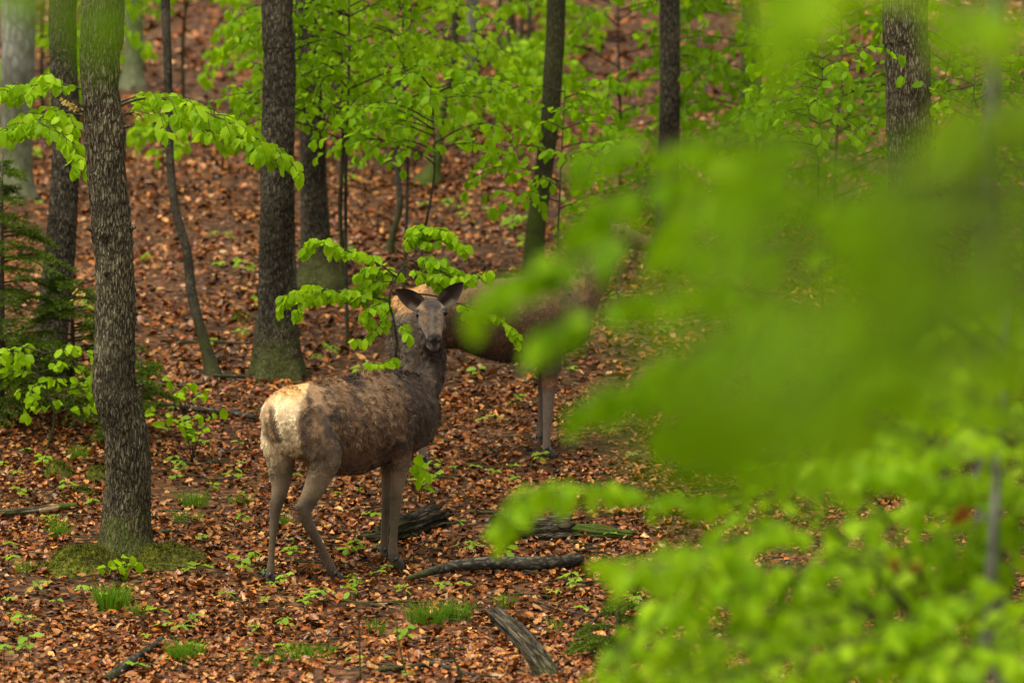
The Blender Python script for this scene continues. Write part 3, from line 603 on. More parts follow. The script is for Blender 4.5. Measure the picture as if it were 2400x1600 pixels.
# ------------------------------------------------------------------ trees
def crown_mesh(seed):
    r = np.random.default_rng(seed); n = 430
    v = r.normal(size=(n, 3)); v /= np.linalg.norm(v, axis=1)[:, None]; v *= (r.random(n)**.4)[:, None] * np.array((2.6, 2.6, 2.2))
    D = np.stack([r.normal(size=n), r.normal(size=n), r.normal(-.3, .4, n)], -1); Nn = np.stack([r.normal(0, .4, n), r.normal(0, .4, n), np.ones(n)], -1)
    o = leaf_mass('crown', v, D, Nn, r.uniform(.14, .26, n), M['green_mass'], (0, 0, 0)); me = o.data; bpy.data.objects.remove(o); return me
CROWNS = [crown_mesh(1), crown_mesh(2)]
def trunk_tree(name, label, cat, pts, m, seg=24, detail=False, top=9.5, flare=.45, crown=True, knots=(), group=None, base_py=None, d=None):
    """pts: (px, py, width px) from the top of the picture down to the foot; the foot stands on the ground"""
    bpx, bpy_, bw = pts[-1]
    g = G(bpx, bpy_) if d is None else None
    d = g[1] if d is None else d
    bx = (bpx - 1200) / FPX * d; base = np.array((bx, d, float(ground(bx, d))))
    P = [U(a, b, d) for a, b, _ in pts][::-1]; R = [c / 2 / FPX * d for _, _, c in pts][::-1]
    P[0] = base.copy(); P.insert(0, base + np.array((0, 0, -.25))); R.insert(0, R[0] * 1.15)
    tp = P[-1]; dirn = norm(P[-1] - P[-2]) * .3 + np.array((0, 0, .9)); hh = base[2] + top
    for k, f in ((.3, .93), (.6, .8), (1, .45)):
        zt = tp[2] + (hh - tp[2]) * k; P.append(tp + dirn * (zt - tp[2])); R.append(R[len(pts)] * f)
    P = np.array(P); R = np.array(R); s = np.concatenate([[0], np.cumsum(np.linalg.norm(np.diff(P, axis=0), axis=1))])
    kin = len(pts) + 1; send = s[kin - 1]
    ss = np.concatenate([np.arange(0, send, .013 if detail else .05), np.linspace(send, s[-1], 14)])
    Q = np.stack([np.interp(ss, s, catmull(P, len(P))[:, k]) for k in range(3)], -1)
    par = np.interp(ss, s, np.arange(len(P))); fine = catmull(P, 60 * len(P)); tt = np.linspace(0, len(P) - 1, len(fine)); Q = np.stack([np.interp(par, tt, fine[:, k]) for k in range(3)], -1)
    RR = np.interp(ss, s, R)
    hgt = Q[:, 2] - base[2]; RR = RR * (1 + flare * np.exp(-np.clip(hgt, 0, 9) / (.10 + RR.mean() * .5)))
    a = np.linspace(0, 2 * np.pi, seg, endpoint=False); root = empty(name, base); tag(root, label, cat, group)
    ca, sa = np.cos(a), np.sin(a); ph = random.uniform(0, 6)
    V = np.empty((len(Q), seg, 3)); V[..., 0] = Q[:, :1] + RR[:, None] * ca; V[..., 1] = Q[:, 1:2] + RR[:, None] * sa; V[..., 2] = Q[:, 2:3]
    lob = 1 + .035 * np.sin(2 * a[None] + ph + ss[:, None] * .8) + .03 * np.sin(3 * a[None] + ss[:, None] * 1.7) + .10 * np.exp(-np.clip(hgt, 0, 9) / .12)[:, None] * np.sin(5 * a[None] + ph)
    for kh, amp, kw in knots: lob += (amp * np.exp(-((hgt - kh) / kw)**2))[:, None] * (1 + .35 * np.sin(3 * a + kh * 9))[None]
    if detail:
        rel = np.zeros((len(Q), seg)); lim = hgt < 4.2
        for i in np.nonzero(lim)[0]:
            for j in range(seg):
                p = Vector((ca[j] * RR[i] * 46, sa[j] * RR[i] * 46, ss[i] * 13.5)); p += Vector((noise.noise(p * .7), noise.noise(p * .7 + Vector((9, 0, 0))), 0)) * .8
                dd, _ = noise.voronoi(p); rel[i, j] = min(1, (dd[1] - dd[0]) * 2.2) * .8 + .4 * noise.noise(p * 2)
        lob += (rel - .5) * (.010 / RR[:, None])
    V[..., 0] = Q[:, :1] + RR[:, None] * ca * lob; V[..., 1] = Q[:, 1:2] + RR[:, None] * sa * lob
    n = len(Q); i = (np.arange(n - 1)[:, None] * seg); j = np.arange(seg); F = np.stack([i + j, i + (j + 1) % seg, i + seg + (j + 1) % seg, i + seg + j], -1).reshape(-1, 4)
    obj('trunk', mesh('trunk', V.reshape(-1, 3) - base, F, m), root)
    if crown:
        tip = Q[-1]; g = Geo()
        for k in range(6):
            az = k * 1.05 + ph; st = Q[-1 - (k % 4) * 2 - 1]; e = st + np.array((math.cos(az) * 1.9, math.sin(az) * 1.9, 1.4)); g.add(*tube(catmull([st, (st + e) / 2 + np.array((0, 0, -.2)), e], 7), np.linspace(.3, .08, 7) * RR[-6], None, 6))
        obj('limb', g.mesh('limb', m, base), root)
        c = obj('crown', CROWNS[int(ph * 10) % 2], root); c.location = tip - base + np.array((0, 0, .3)); c.rotation_euler = (0, 0, ph)
    return root, base

T1, T1B = trunk_tree('oak_tree', 'slightly crooked oak with ridged grey bark rising from a mossy mound', 'tree',
    [(242, 0, 97), (235, 120, 92), (236, 204, 84), (240, 255, 88), (246, 306, 92), (251, 408, 89), (261, 510, 89), (263, 540, 92), (268, 612, 88), (271, 714, 92), (268, 800, 92), (266, 900, 100), (277, 950, 107), (291, 1000, 104), (299, 1070, 103), (298, 1150, 105), (294, 1230, 110), (294, 1318, 118)],
    M['oak'], 90, True, flare=.30, knots=((1.8, .035, .035), (2.35, .05, .05), (2.5, .03, .02)))
trunk_tree('oak_tree', 'grey brown trunk leaning behind the young spruce', 'tree', [(147, 0, 68), (150, 153, 66), (155, 306, 66), (151, 430, 66), (142, 560, 72), (133, 660, 73), (122, 760, 74), (115, 850, 76), (112, 905, 82)], M['oak_dark'], 60, True, flare=.3, top=9)
trunk_tree('beech_tree', 'smooth pale grey beech trunk standing behind the spruce', 'tree', [(44, 0, 82), (40, 204, 76), (36, 400, 70), (34, 470, 76)], M['beech'], 28, top=10)
trunk_tree('oak_tree', 'straight dark trunk with a flared mossy foot left of the deer', 'tree', [(650, 0, 71), (656, 130, 73), (655, 204, 75), (652, 306, 76), (649, 410, 75), (648, 510, 77), (646, 612, 80), (648, 714, 90), (648, 800, 106), (650, 888, 122)], M['oak_dark'], 64, True, flare=.22, top=9)
trunk_tree('oak_tree', 'dark trunk with mossy foot just behind the straight trunk', 'tree', [(722, 0, 50), (727, 200, 52), (735, 460, 62), (741, 600, 72), (750, 668, 88)], M['oak_dark'], 32, top=9)
trunk_tree('young_tree', 'thin wavy dark sapling trunk between the two big oaks', 'sapling', [(388, 0, 22), (393, 130, 20), (396, 280, 20), (400, 400, 20), (413, 500, 21), (438, 590, 23), (449, 690, 25), (474, 785, 26), (499, 878, 32)], M['thin'], 16, top=6, crown=False)
trunk_tree('young_tree', 'slender black stem curving up through the bright leaves', 'sapling', [(958, 60, 12), (955, 102, 13), (945, 148, 13), (932, 194, 14), (930, 306, 14), (932, 408, 14), (937, 485, 15), (924, 536, 14), (911, 592, 18)], M['thin'], 12, top=5.5, crown=False)
trunk_tree('young_tree', 'very thin straight stem beside the dark mossy footed trunk', 'sapling', [(800, 60, 9), (802, 153, 10), (805, 286, 10), (802, 388, 11), (797, 485, 11), (802, 587, 12), (805, 643, 14)], M['thin'], 10, top=5.5, crown=False)
trunk_tree('young_tree', 'bent mossy black trunk with a swollen dark foot', 'sapling', [(1066, 60, 16), (1062, 150, 16), (1052, 204, 17), (1036, 286, 18), (1027, 350, 24), (1014, 398, 32), (1001, 428, 48)], M['mossy'], 16, top=6.5, crown=False, flare=.6)
trunk_tree('oak_tree', 'leaning dark trunk rising right behind the far deer', 'tree', [(1304, 0, 44), (1297, 153, 46), (1289, 280, 44), (1280, 357, 43), (1266, 459, 46), (1253, 561, 47), (1250, 690, 56)], M['mossy'], 28, top=9)
trunk_tree('oak_tree', 'straight dark trunk half veiled by the green foreground leaves', 'tree', [(1570, 0, 47), (1570, 200, 47), (1566, 400, 48), (1560, 610, 56)], M['oak_dark'], 28, top=9)
trunk_tree('oak_tree', 'rough grey trunk with a mossy collar among the leaves on the right', 'tree', [(2122, 0, 108), (2128, 115, 107), (2131, 250, 106), (2136, 500, 108), (2140, 800, 112), (2144, 1130, 130)], M['oak'], 60, True, top=9, knots=((2.1, .06, .05),))
trunk_tree('beech_tree', 'far pale grey trunk behind the thin wavy sapling', 'tree', [(312, 0, 44), (312, 100, 44), (310, 205, 50)], M['beech'], 20, top=10)
trunk_tree('oak_tree', 'far broad dark trunk behind the bright leaf canopy', 'tree', [(778, 0, 48), (778, 150, 50), (776, 268, 60)], M['oak_dark'], 20, top=10)
trunk_tree('beech_tree', 'far slim grey trunk high on the slope', 'tree', [(1108, 0, 28), (1106, 100, 30), (1104, 215, 34)], M['beech'], 16, top=10)
for k, (a, b) in enumerate(((1190, 205), (1218, 195), (1236, 200), (1166, 190))):
    trunk_tree('young_tree', 'far thin bare stem in a small cluster high on the slope', 'sapling', [(a + 6, 0, 9), (a + 3, 100, 9), (a, b, 12)], M['thin'], 8, top=6, crown=False, group='thin stems high on the slope')
trunk_tree('oak_tree', 'far dark trunk between the leaves at the top of the slope', 'tree', [(1760, 0, 40), (1758, 150, 44), (1755, 300, 50)], M['oak_dark'], 18, top=10)
T13, T13B = trunk_tree('young_beech', 'slim grey young beech trunk in front of everything, out of focus among leaves', 'tree', [(2338, -40, 38), (2330, 150, 40), (2312, 550, 44), (2308, 800, 48), (2308, 1000, 52), (2318, 1250, 60), (2350, 1500, 72), (2375, 1700, 80), (2380, 2200, 88)], M['greybark'], 24, d=11.6, top=6, crown=False)

# ------------------------------------------------------------------ leafy plants
class Plant:
    def __init__(s): s.tw = []; s.P = []; s.D = []; s.N = []; s.S = []; s.B = []; s.cur = -1
    def leaf(s, p, d, n, size): s.P.append(p); s.D.append(d); s.N.append(n); s.S.append(size); s.B.append(s.cur)
    def twig(s, pts, r0, r1):
        s.tw.append((np.asarray(pts), r0, r1))
        if r0 >= .0035: s.cur = len(s.tw) - 1
    def along(s, path, step, size, droop=.6, start=.1, face=.5, up=.5):
        path = np.asarray(path); seg = np.linalg.norm(np.diff(path, axis=0), axis=1); cum = np.concatenate([[0], np.cumsum(seg)]); Lt = cum[-1]; sgn = random.choice((-1, 1)); q = start * Lt
        while q < Lt:
            p = np.array([np.interp(q, cum, path[:, k]) for k in range(3)]); i = min(np.searchsorted(cum, q), len(path) - 1); t = norm(path[i] - path[max(i - 1, 0)])
            sd = np.cross(t, (0, 0, 1.)); sd = norm(sd) if np.linalg.norm(sd) > .1 else norm(np.array((random.gauss(0, 1), random.gauss(0, 1), 0)))
            d = norm(t * random.uniform(.3, .8) + sd * sgn * random.uniform(.4, 1.0) + np.array((0, 0, -droop * random.uniform(.5, 1.5))) + rng.normal(0, .18, 3))
            n = np.array((random.gauss(0, .4), -face + random.gauss(0, .4), up + random.gauss(0, .3)))
            s.leaf(p, d, n, size * random.uniform(.7, 1.2)); sgn = -sgn; q += step * random.uniform(.7, 1.3)
        s.leaf(path[-1], norm(path[-1] - path[-2] + np.array((0, 0, -droop * .5))), np.array((random.gauss(0, .3), -face, up)), size * random.uniform(.8, 1.1))
    def branch(s, pts, r, step, size, side_every=.16, side_len=.3, droop=.6, start=.15, leafy=.12, n=24, face=.5, up=.5, flat=.25):
        path = catmull(pts, n); s.twig(path, r, r * .3); Lt = np.linalg.norm(np.diff(path, axis=0), axis=1).sum()
        s.along(path, step, size, droop, start + leafy, face, up)
        q = start + random.uniform(0, .08); sg = random.choice((-1, 1))
        while q < .96 and side_len > 0:
            i = int(q * (n - 1)); t = norm(path[min(i + 1, n - 1)] - path[i]); sd = np.cross(t, (0, 0, 1.)); sd = norm(sd) if np.linalg.norm(sd) > .1 else np.array((1., 0, 0))
            L_ = side_len * (1.15 - q * .8) * random.uniform(.6, 1.25); d = norm(t * .8 + sd * sg * random.uniform(.5, 1.1) + np.array((0, 0, random.gauss(.08, flat))))
            e = path[i] + d * L_ + np.array((0, 0, -.18 * L_ * droop)); mid = path[i] + d * L_ * .5 + np.array((0, 0, .05 * L_))
            tp = catmull([path[i], mid, e], 8); s.twig(tp, r * .4, r * .2); s.along(tp, step, size, droop, .15, face, up); sg = -sg; q += side_every / max(Lt, .05) * random.uniform(.6, 1.4)
    def build(s, name, label, cat, base, mname, group=None, limit=300, stem=None):
        root = empty(name, base); tag(root, label, cat, group); base = np.asarray(base)
        if stem is not None:
            g = Geo(); g.add(*tube(catmull(stem[0], 24), np.interp(np.linspace(0, 1, 24), np.linspace(0, 1, len(stem[1])), stem[1]), None, 10)); obj('stem', g.mesh('stem', stem[2] if len(stem) > 2 else M['thin'], base), root)
        subs = [t for t in s.tw if t[1] < .0035]; holder = {-1: root}
        for k, (t, r0, r1) in enumerate(s.tw):
            if r0 >= .0035: g = Geo(); g.add(*tube(t, np.linspace(r0, r1, len(t)), None, 6)); holder[k] = obj('branch', g.mesh('branch', M['twig'], base), root)
        if subs:
            g = Geo()
            for t, r0, r1 in subs: g.add(*tube(t, np.linspace(r0, r1, len(t)), None, 4, cap=False))
            tag(obj('twigs', g.mesh('twigs', M['twig'], base), root), kind='stuff')
        P, D, Nn, S = map(np.array, (s.P, s.D, s.N, s.S)); px = 1200 + FPX * P[:, 0] / P[:, 1]; py = 800 - FPX * (P[:, 2] - CAM_Z) / P[:, 1]
        vis = (px > -60) & (px < 2460) & (py > -60) & (py < 1660); score = S / P[:, 1] * (1 + 2 * vis) * rng.uniform(.8, 1.2, len(P)); order = np.argsort(-score); a, b = order[:limit], order[limit:]
        x, y, z = frames(D, Nn)
        for i in a:
            o = obj('leaf', leaf_mesh(mname, random.randrange(4)), holder[s.B[i]])
            o.matrix_basis = Matrix(((*(x[i] * S[i])[:1], y[i][0] * S[i], z[i][0] * S[i], P[i][0] - base[0]), (x[i][1] * S[i], y[i][1] * S[i], z[i][1] * S[i], P[i][1] - base[1]), (x[i][2] * S[i], y[i][2] * S[i], z[i][2] * S[i], P[i][2] - base[2]), (0, 0, 0, 1)))
        if len(b): tag(leaf_mass('foliage', P[b], D[b], Nn[b], S[b], M[mname + '_mass'], base, parent=root), kind='stuff')
        print(name, len(P), 'leaves'); return root
def gz(x, y): return np.array((x, y, float(ground(x, y))))

def sapling_by_deer():
    """the beech sapling whose sprays hang round the deer's head"""
    p = Plant(); d = 24.35; B = G(925, 860); B = gz((925 - 1200) / FPX * 24.35, 24.35)
    u = lambda px, py, dd=0: U(px, py, d + dd)
    stem = [B, u(928, 850), u(930, 800), u(922, 745), u(912, 700), u(935, 640), u(985, 580), u(1010, 545)]
    kw = dict(step=.021, size=.066, side_every=.048, side_len=.13, droop=.75, face=.6, up=.45)
    p.branch([u(915, 705), u(860, 693), u(790, 683, -.1), (u(725, 678, -.2)), u(680, 690, -.25), u(655, 725, -.28)], .006, **kw)
    p.branch([u(930, 650), u(880, 612), u(820, 590, -.1), u(770, 572, -.15), u(735, 558, -.2), u(718, 590, -.2)], .006, **kw)
    p.branch([u(935, 640), u(900, 630, .1), u(860, 650, .2), u(880, 690, .1), u(905, 720)], .004, **kw)
    p.branch([u(960, 610), u(1010, 628, -.1), u(1060, 650, -.2), u(1100, 645, -.3), u(1150, 640, -.35)], .005, **kw)
    p.branch([u(985, 580), u(990, 550), u(1010, 535, -.1), u(1060, 548, -.2), u(1090, 590, -.2)], .004, **dict(kw, side_len=.10))
    p.branch([u(975, 590), u(975, 560), u(985, 540, -.1), u(1000, 530)], .004, **dict(kw, side_len=.08))
    p.branch([u(920, 690, .1), u(1000, 690, .15), u(1060, 706, .15), u(1110, 724, .1), u(1165, 738, .05), u(1200, 770), u(1215, 800)], .005, **dict(kw, side_len=.08, start=.38))
    p.branch([u(918, 720), u(890, 760, -.1), u(860, 790, -.15), u(830, 795, -.2)], .004, **dict(kw, side_len=.07, side_every=.2))
    p.branch([u(925, 760), u(950, 775, -.05), u(960, 790, -.1)], .003, **dict(kw, side_len=.06, side_every=.2))
    for q in ([(925, 660), (885, 660), (850, 665), (825, 690)], [(915, 705), (880, 715), (855, 735), (870, 760)], [(930, 650), (905, 640), (880, 628), (850, 625)], [(950, 620), (985, 640), (1020, 660), (1055, 668)], [(985, 580), (1020, 565), (1055, 560), (1075, 575)], [(975, 590), (955, 565), (970, 540), (985, 528)], [(960, 610), (1000, 605), (1040, 620), (1080, 640)], [(915, 705), (840, 690), (770, 690), (720, 700), (690, 740)]):
        k0 = random.uniform(-.25, .2); p.branch([u(*q[0])] + [u(a, b, k0) for a, b in q[1:]], .0036, **dict(kw, side_len=.09))
    p.branch([u(928, 830), u(900, 850, -.2), u(868, 852, -.3)], .003, **dict(kw, side_len=.05, side_every=.2))
    p.build('beech_sapling', 'young beech with drooping bright green sprays around the near deer head', 'sapling', B, 'fresh', stem=(stem, [.009, .008, .0065, .006, .0055, .005, .004, .003]))
sapling_by_deer()

def left_spray():
    p = Plant(); d = 25.2; B = gz((262 - 1200) / FPX * d, d); u = lambda px, py, dd=0: U(px, py, d + dd)
    stem = [B, u(268, 1000), u(262, 600), u(250, 380), u(245, 250), u(250, 100), u(255, -80)]
    kw = dict(step=.036, size=.085, side_every=.065, side_len=.34, droop=.9, face=.6, up=.5, flat=.15)
    p.branch([u(250, 260), u(330, 232, -.1), u(400, 235, -.2), u(470, 258, -.3), u(540, 290, -.4), u(610, 330, -.45), u(660, 360, -.5), u(692, 395, -.5)], .008, **kw)
    p.branch([u(250, 280), u(340, 262, -.2), u(420, 285, -.3), u(500, 310, -.4), u(580, 330, -.45), u(610, 360, -.5)], .006, **kw)
    p.branch([u(245, 280), u(170, 270, .1), u(110, 290, -.1), u(60, 300, -.2), u(-20, 310, -.3)], .008, **kw)
    p.branch([u(250, 265), u(150, 262, 0), u(90, 282, -.2), u(140, 312, -.4), u(175, 345, -.5), u(200, 395, -.6)], .006, **dict(kw, side_len=.2))
    p.branch([u(250, 230), u(160, 200, .2), u(90, 205, .1), u(20, 215, 0), u(-40, 225, 0)], .007, **kw)
    p.branch([u(250, 250), u(330, 225, .1), u(390, 222, .2), u(450, 240, .2)], .006, **dict(kw, side_len=.25))
    p.build('beech_sapling', 'beech sapling with long arching sprays reaching out behind the crooked oak', 'sapling', B, 'fresh', stem=(stem, [.03, .028, .024, .020, .017, .014, .01]))
left_spray()

def layered(name, label, base, height, spread, nb, size, mname, step=.055, lo=.25, azr=(0, 2 * math.pi), limit=300, rstem=.03, side_len=.4, droop=.5, group=None, lean=(0, 0)):
    p = Plant(); base = np.asarray(base); top = base + np.array((lean[0], lean[1], height)); stem = [base - np.array((0, 0, .05)), base + (top - base) * .35 + rng.normal(0, .04, 3), base + (top - base) * .7 + rng.normal(0, .05, 3), top]
    sp = catmull(stem, 40)
    for k in range(nb):
        t = lo + (1 - lo) * (k + random.random()) / nb; o = sp[int(t * 39)]; az = random.uniform(*azr); L_ = spread * (1.1 - .6 * abs(t - .5)) * random.uniform(.6, 1.1); d = np.array((math.cos(az), math.sin(az), random.uniform(0, .25)))
        e = o + d * L_ + np.array((0, 0, -.18 * L_)); p.branch([o, o + d * L_ * .35 + np.array((0, 0, .06 * L_)), o + d * L_ * .7 + np.array((0, 0, .02 * L_)), e], .004 + .003 * L_, step, size, side_every=.17, side_len=side_len, droop=droop, start=.2, face=.45, up=.6)
    return p.build(name, label, 'sapling', base, mname, group, limit, stem=(stem, [rstem, rstem * .8, rstem * .55, rstem * .2]))
def gat(px, d): x = (px - 1200) / FPX * d; return gz(x, d)

def tiers(label, px, d, lo_py, hi_py, spread, nb, size, mname, **kw):
    """a sapling whose leafy tiers hang between two heights seen in the picture"""
    B = gat(px, d); h = U(px, hi_py, d)[2] - B[2]; layered('beech_sapling', label, B, h, spread, nb, size, mname, lo=(U(px, lo_py, d)[2] - B[2]) / h, **kw)
tiers('bushy young beech with a broad bright crown behind the straight dark trunk', 815, 29.6, 380, -170, 1.1, 34, .075, 'lush', rstem=.014)
tiers('young beech whose flat leaf tiers spread beside the slender black stem', 945, 31.5, 330, -170, 1.0, 36, .08, 'fresh', rstem=.014)
tiers('young beech with low wide tiers next to the leaning mossy trunk', 1010, 28.4, 400, 190, .85, 18, .075, 'lush', rstem=.012)
tiers('young beech arching high beside the straight dark trunk', 700, 29.0, 330, -120, .55, 16, .075, 'lush', rstem=.012)
tiers('small leafy beech whose spray hangs before the leaning mossy trunk', 1325, 28.6, 520, 200, .6, 14, .08, 'lush', rstem=.010)
tiers('leafy beech sapling filling the slope behind the half veiled trunk', 1450, 35.5, 560, -60, 1.1, 30, .09, 'lush', rstem=.014)
tiers('deep green beech sapling left of the mossy collared trunk', 1765, 34.5, 560, -100, 1.25, 38, .09, 'green', rstem=.014)
tiers('deep green sapling further up behind the mossy collared trunk', 1960, 32, 560, -100, 1.2, 34, .09, 'green', rstem=.014)
tiers('leafy sapling tight against the mossy collared trunk', 1930, 24.6, 340, 110, .42, 20, .075, 'lush', rstem=.010)
tiers('leafy sapling to the right of the mossy collared trunk', 2290, 25.2, 700, 120, .55, 24, .075, 'lush', rstem=.012)
tiers('deep green sapling low beside the mossy collared trunk', 2240, 27.5, 1000, 60, .9, 30, .08, 'green', rstem=.014)
tiers('far bright beech sapling behind the pale grey beech', 100, 40, 340, -150, 1.0, 26, .11, 'fresh', rstem=.02)
tiers('far bright beech sapling at the top of the slope behind the wavy sapling', 430, 42, 60, -200, 1.2, 22, .11, 'fresh', rstem=.02)
tiers('far young beech shining behind the bushy crown', 760, 38, 250, -150, 1.1, 24, .11, 'fresh', rstem=.02)
tiers('far leafy beech sapling behind the cluster of thin stems', 1200, 46, 200, -150, 1.3, 24, .12, 'fresh', rstem=.02)
tiers('far low beech sapling spreading on the slope behind the bent mossy trunk', 1120, 40, 330, 120, 1.2, 20, .11, 'fresh', rstem=.015)
layered('beech_sapling', 'low leafy beech shoot below the young spruce', gat(105, 26.2), .62, .42, 12, .07, 'fresh', lo=.3, rstem=.01, side_len=.2)
layered('beech_sapling', 'tiny beech shoot on the slope with a few yellowish leaves behind the wavy sapling', gat(375, 36.0), .55, .32, 8, .09, 'fresh', lo=.5, rstem=.008, side_len=.15)

# foreground beeches, far inside the focus distance
def foreground():
    def u(px, py, d): return U(px, py, d)
    # right before the lens: big blurred boughs
    p = Plant(); B = gz(.62, 2.2); kw = dict(step=.075, size=.044, side_every=.085, side_len=.11, droop=.5, face=.5, up=.5)
    S0 = [B, np.array((.60, 2.2, .8)), np.array((.56, 2.2, 1.4)), np.array((.54, 2.2, 1.8)), np.array((.5, 2.2, 2.4))]
    p2 = Plant()
    for pl, q, dd in ((p, [(2480, 640), (2250, 600), (2080, 620), (1900, 700), (1720, 800), (1560, 880)], 2.05), (p, [(2480, 500), (2280, 470), (2080, 490), (1880, 540), (1720, 590), (1580, 640)], 2.2), (p2, [(2480, 330), (2330, 370), (2200, 420), (2120, 520)], 1.95),
                      (p2, [(2480, 760), (2250, 800), (2080, 860), (1900, 930), (1740, 1010)], 2.1), (p2, [(2300, 560), (2150, 700), (1980, 830), (1820, 880), (1640, 930)], 1.9), (p, [(2300, 480), (2050, 420), (1900, 370), (1740, 360)], 2.3), (p2, [(2480, 540), (2380, 600), (2280, 690)], 2.2)):
        pl.branch([S0[2]] + [u(a, b, dd) for a, b in q], .004, **dict(kw, start=.3))
    p.build('beech_bough', 'large soft blurred light green beech boughs right in front of the lens', 'tree', B, 'lush', stem=(S0, [.022, .02, .018, .014, .01], M['greybark']))
    B2 = gz(.66, 2.35); p2.build('beech_bough', 'darker green blurred beech boughs beneath the light ones before the lens', 'tree', B2, 'green', stem=([B2, np.array((.62, 2.32, .8)), S0[2]], [.018, .015, .012], M['greybark']))
    p = Plant(); B = gz(1.0, 4.4); S0 = [B, np.array((.98, 4.4, .9)), np.array((.93, 4.35, 1.6)), np.array((.9, 4.3, 2.2)), np.array((.86, 4.3, 2.8))]
    kw = dict(step=.045, size=.055, side_every=.06, side_len=.10, droop=.5, face=.5, up=.5)
    p.branch([S0[3], u(2450, 20, 4.2), u(2300, 10, 4.1), u(2220, 40, 4.0)], .005, **dict(kw, side_len=.06, start=.5))
    p.branch([S0[3], u(2300, -150, 4.1), u(2050, -110, 4.0), u(1900, -30, 3.9), u(1820, 80, 3.9)], .005, **dict(kw, side_len=.06, start=.6))
    p.branch([S0[2], u(2480, 300, 4.4), u(2380, 240, 4.3), u(2300, 280, 4.2), u(2250, 330, 4.2)], .005, **dict(kw, side_len=.08, start=.4))
    p.branch([S0[2], u(2440, 860, 4.4), u(2250, 850, 4.3), u(2100, 900, 4.2), u(2000, 960, 4.2)], .005, **dict(kw, side_len=.08, start=.3))
    p.build('beech_bough', 'blurred bright beech twigs hanging in at the upper right corner', 'tree', B, 'fresh', stem=(S0, [.025, .022, .02, .016, .01], M['beech']))
    # five to seven metres away
    p = Plant(); B = gz(1.3, 7.3); S0 = [B, np.array((1.25, 7.3, .7)), np.array((1.15, 7.2, 1.3)), np.array((1.07, 7.1, 1.9)), np.array((1.0, 7.1, 2.5))]
    kw = dict(step=.05, size=.062, side_every=.08, side_len=.13, droop=.7, face=.5, up=.5)
    p.branch([S0[2], u(2050, 640, 7.0), u(1750, 600, 6.9), u(1520, 560, 6.8), u(1370, 600, 6.7), u(1270, 620, 6.7), u(1190, 650, 6.7), u(1110, 710, 6.7)], .007, **dict(kw, start=.35, side_len=.035, step=.075))
    p.branch([S0[2], u(2000, 760, 7.0), u(1700, 690, 6.9), u(1500, 690, 6.9), u(1370, 730, 6.8), u(1270, 780, 6.8)], .007, **dict(kw, start=.35, side_len=.04, step=.065))
    p.branch([S0[2], u(2000, 850, 7.1), u(1700, 850, 7.0), u(1520, 880, 7.0), u(1410, 920, 6.9), u(1340, 960, 6.9)], .007, **dict(kw, start=.35, side_len=.07))
    p.branch([S0[2], u(2000, 520, 7.1), u(1750, 450, 7.0), u(1560, 420, 7.0), u(1430, 480, 7.0), u(1350, 520, 7.0)], .006, **dict(kw, start=.35, side_len=.12))
    p.branch([S0[2], u(2050, 1000, 7.1), u(1850, 960, 7.0), u(1680, 980, 7.0), u(1540, 1020, 6.9)], .006, **dict(kw, start=.35, side_len=.10))
    p.branch([S0[3], u(2050, 380, 7.2), u(1850, 330, 7.1), u(1650, 330, 7.1), u(1480, 340, 7.0), u(1350, 380, 7.0)], .006, **dict(kw, start=.4, side_len=.08, step=.08))
    p.branch([S0[3], u(2050, 480, 6.2), u(1850, 430, 6.1), u(1700, 440, 6.1), u(1600, 500, 6.0)], .006, **dict(kw, start=.3, side_len=.12))
    p.branch([S0[2], u(2050, 800, 6.2), u(1850, 740, 6.1), u(1700, 780, 6.1), u(1580, 860, 6.0)], .006, **dict(kw, start=.3, side_len=.12))
    p.build('beech_bough', 'blurred beech boughs whose tips hang in front of the far deer', 'tree', B, 'lush', stem=(S0, [.03, .028, .025, .02, .012], M['beech']))
    # eight to ten metres: the shrub in the lower right
    p = Plant(); B = gz(1.12, 10.6); S0 = [B] + [gz(1.14 + .03 * q, 10.6) + np.array((0, 0, z)) for q, z in enumerate((.4, .75, 1.2, 1.7))]
    kw = dict(step=.05, size=.062, side_every=.055, side_len=.23, droop=.6, face=.5, up=.5)
    for q in ([(1900, 1200), (1650, 1180), (1450, 1140), (1300, 1140), (1210, 1170), (1170, 1250)], [(1950, 1280), (1750, 1260), (1600, 1310), (1520, 1330), (1460, 1340)], [(1950, 1380), (1800, 1370), (1650, 1400), (1500, 1480), (1420, 1580)],
              [(2050, 1450), (1850, 1480), (1700, 1520), (1560, 1590)], [(2100, 1540), (1950, 1570), (1800, 1600), (1700, 1640)], [(2050, 1180), (1950, 1120), (1850, 1110), (1780, 1090)], [(2100, 1340), (1900, 1330), (1700, 1350), (1580, 1420)], [(2000, 1430), (1800, 1440), (1620, 1500), (1500, 1560)], [(2100, 1500), (1900, 1530), (1720, 1580), (1640, 1620)]):
        dd = 9.9 + random.uniform(-.4, .5); p.branch([S0[2]] + [u(a, b, dd + .3 - .12 * k) for k, (a, b) in enumerate(q)], .006, **dict(kw, start=.25, side_len=.07 if q[-1][0] < 1200 else .2))
    p.build('beech_shrub', 'bright blurred beech shrub reaching across the lower right', 'shrub', B, 'fresh', stem=(S0, [.02, .018, .016, .012, .008], M['beech']))
    p = Plant(); B = gz(1.55, 11.2); S0 = [B] + [gz(1.52 - .04 * q, 11.2) + np.array((0, 0, z)) for q, z in enumerate((.5, 1.0, 1.6, 2.1))]
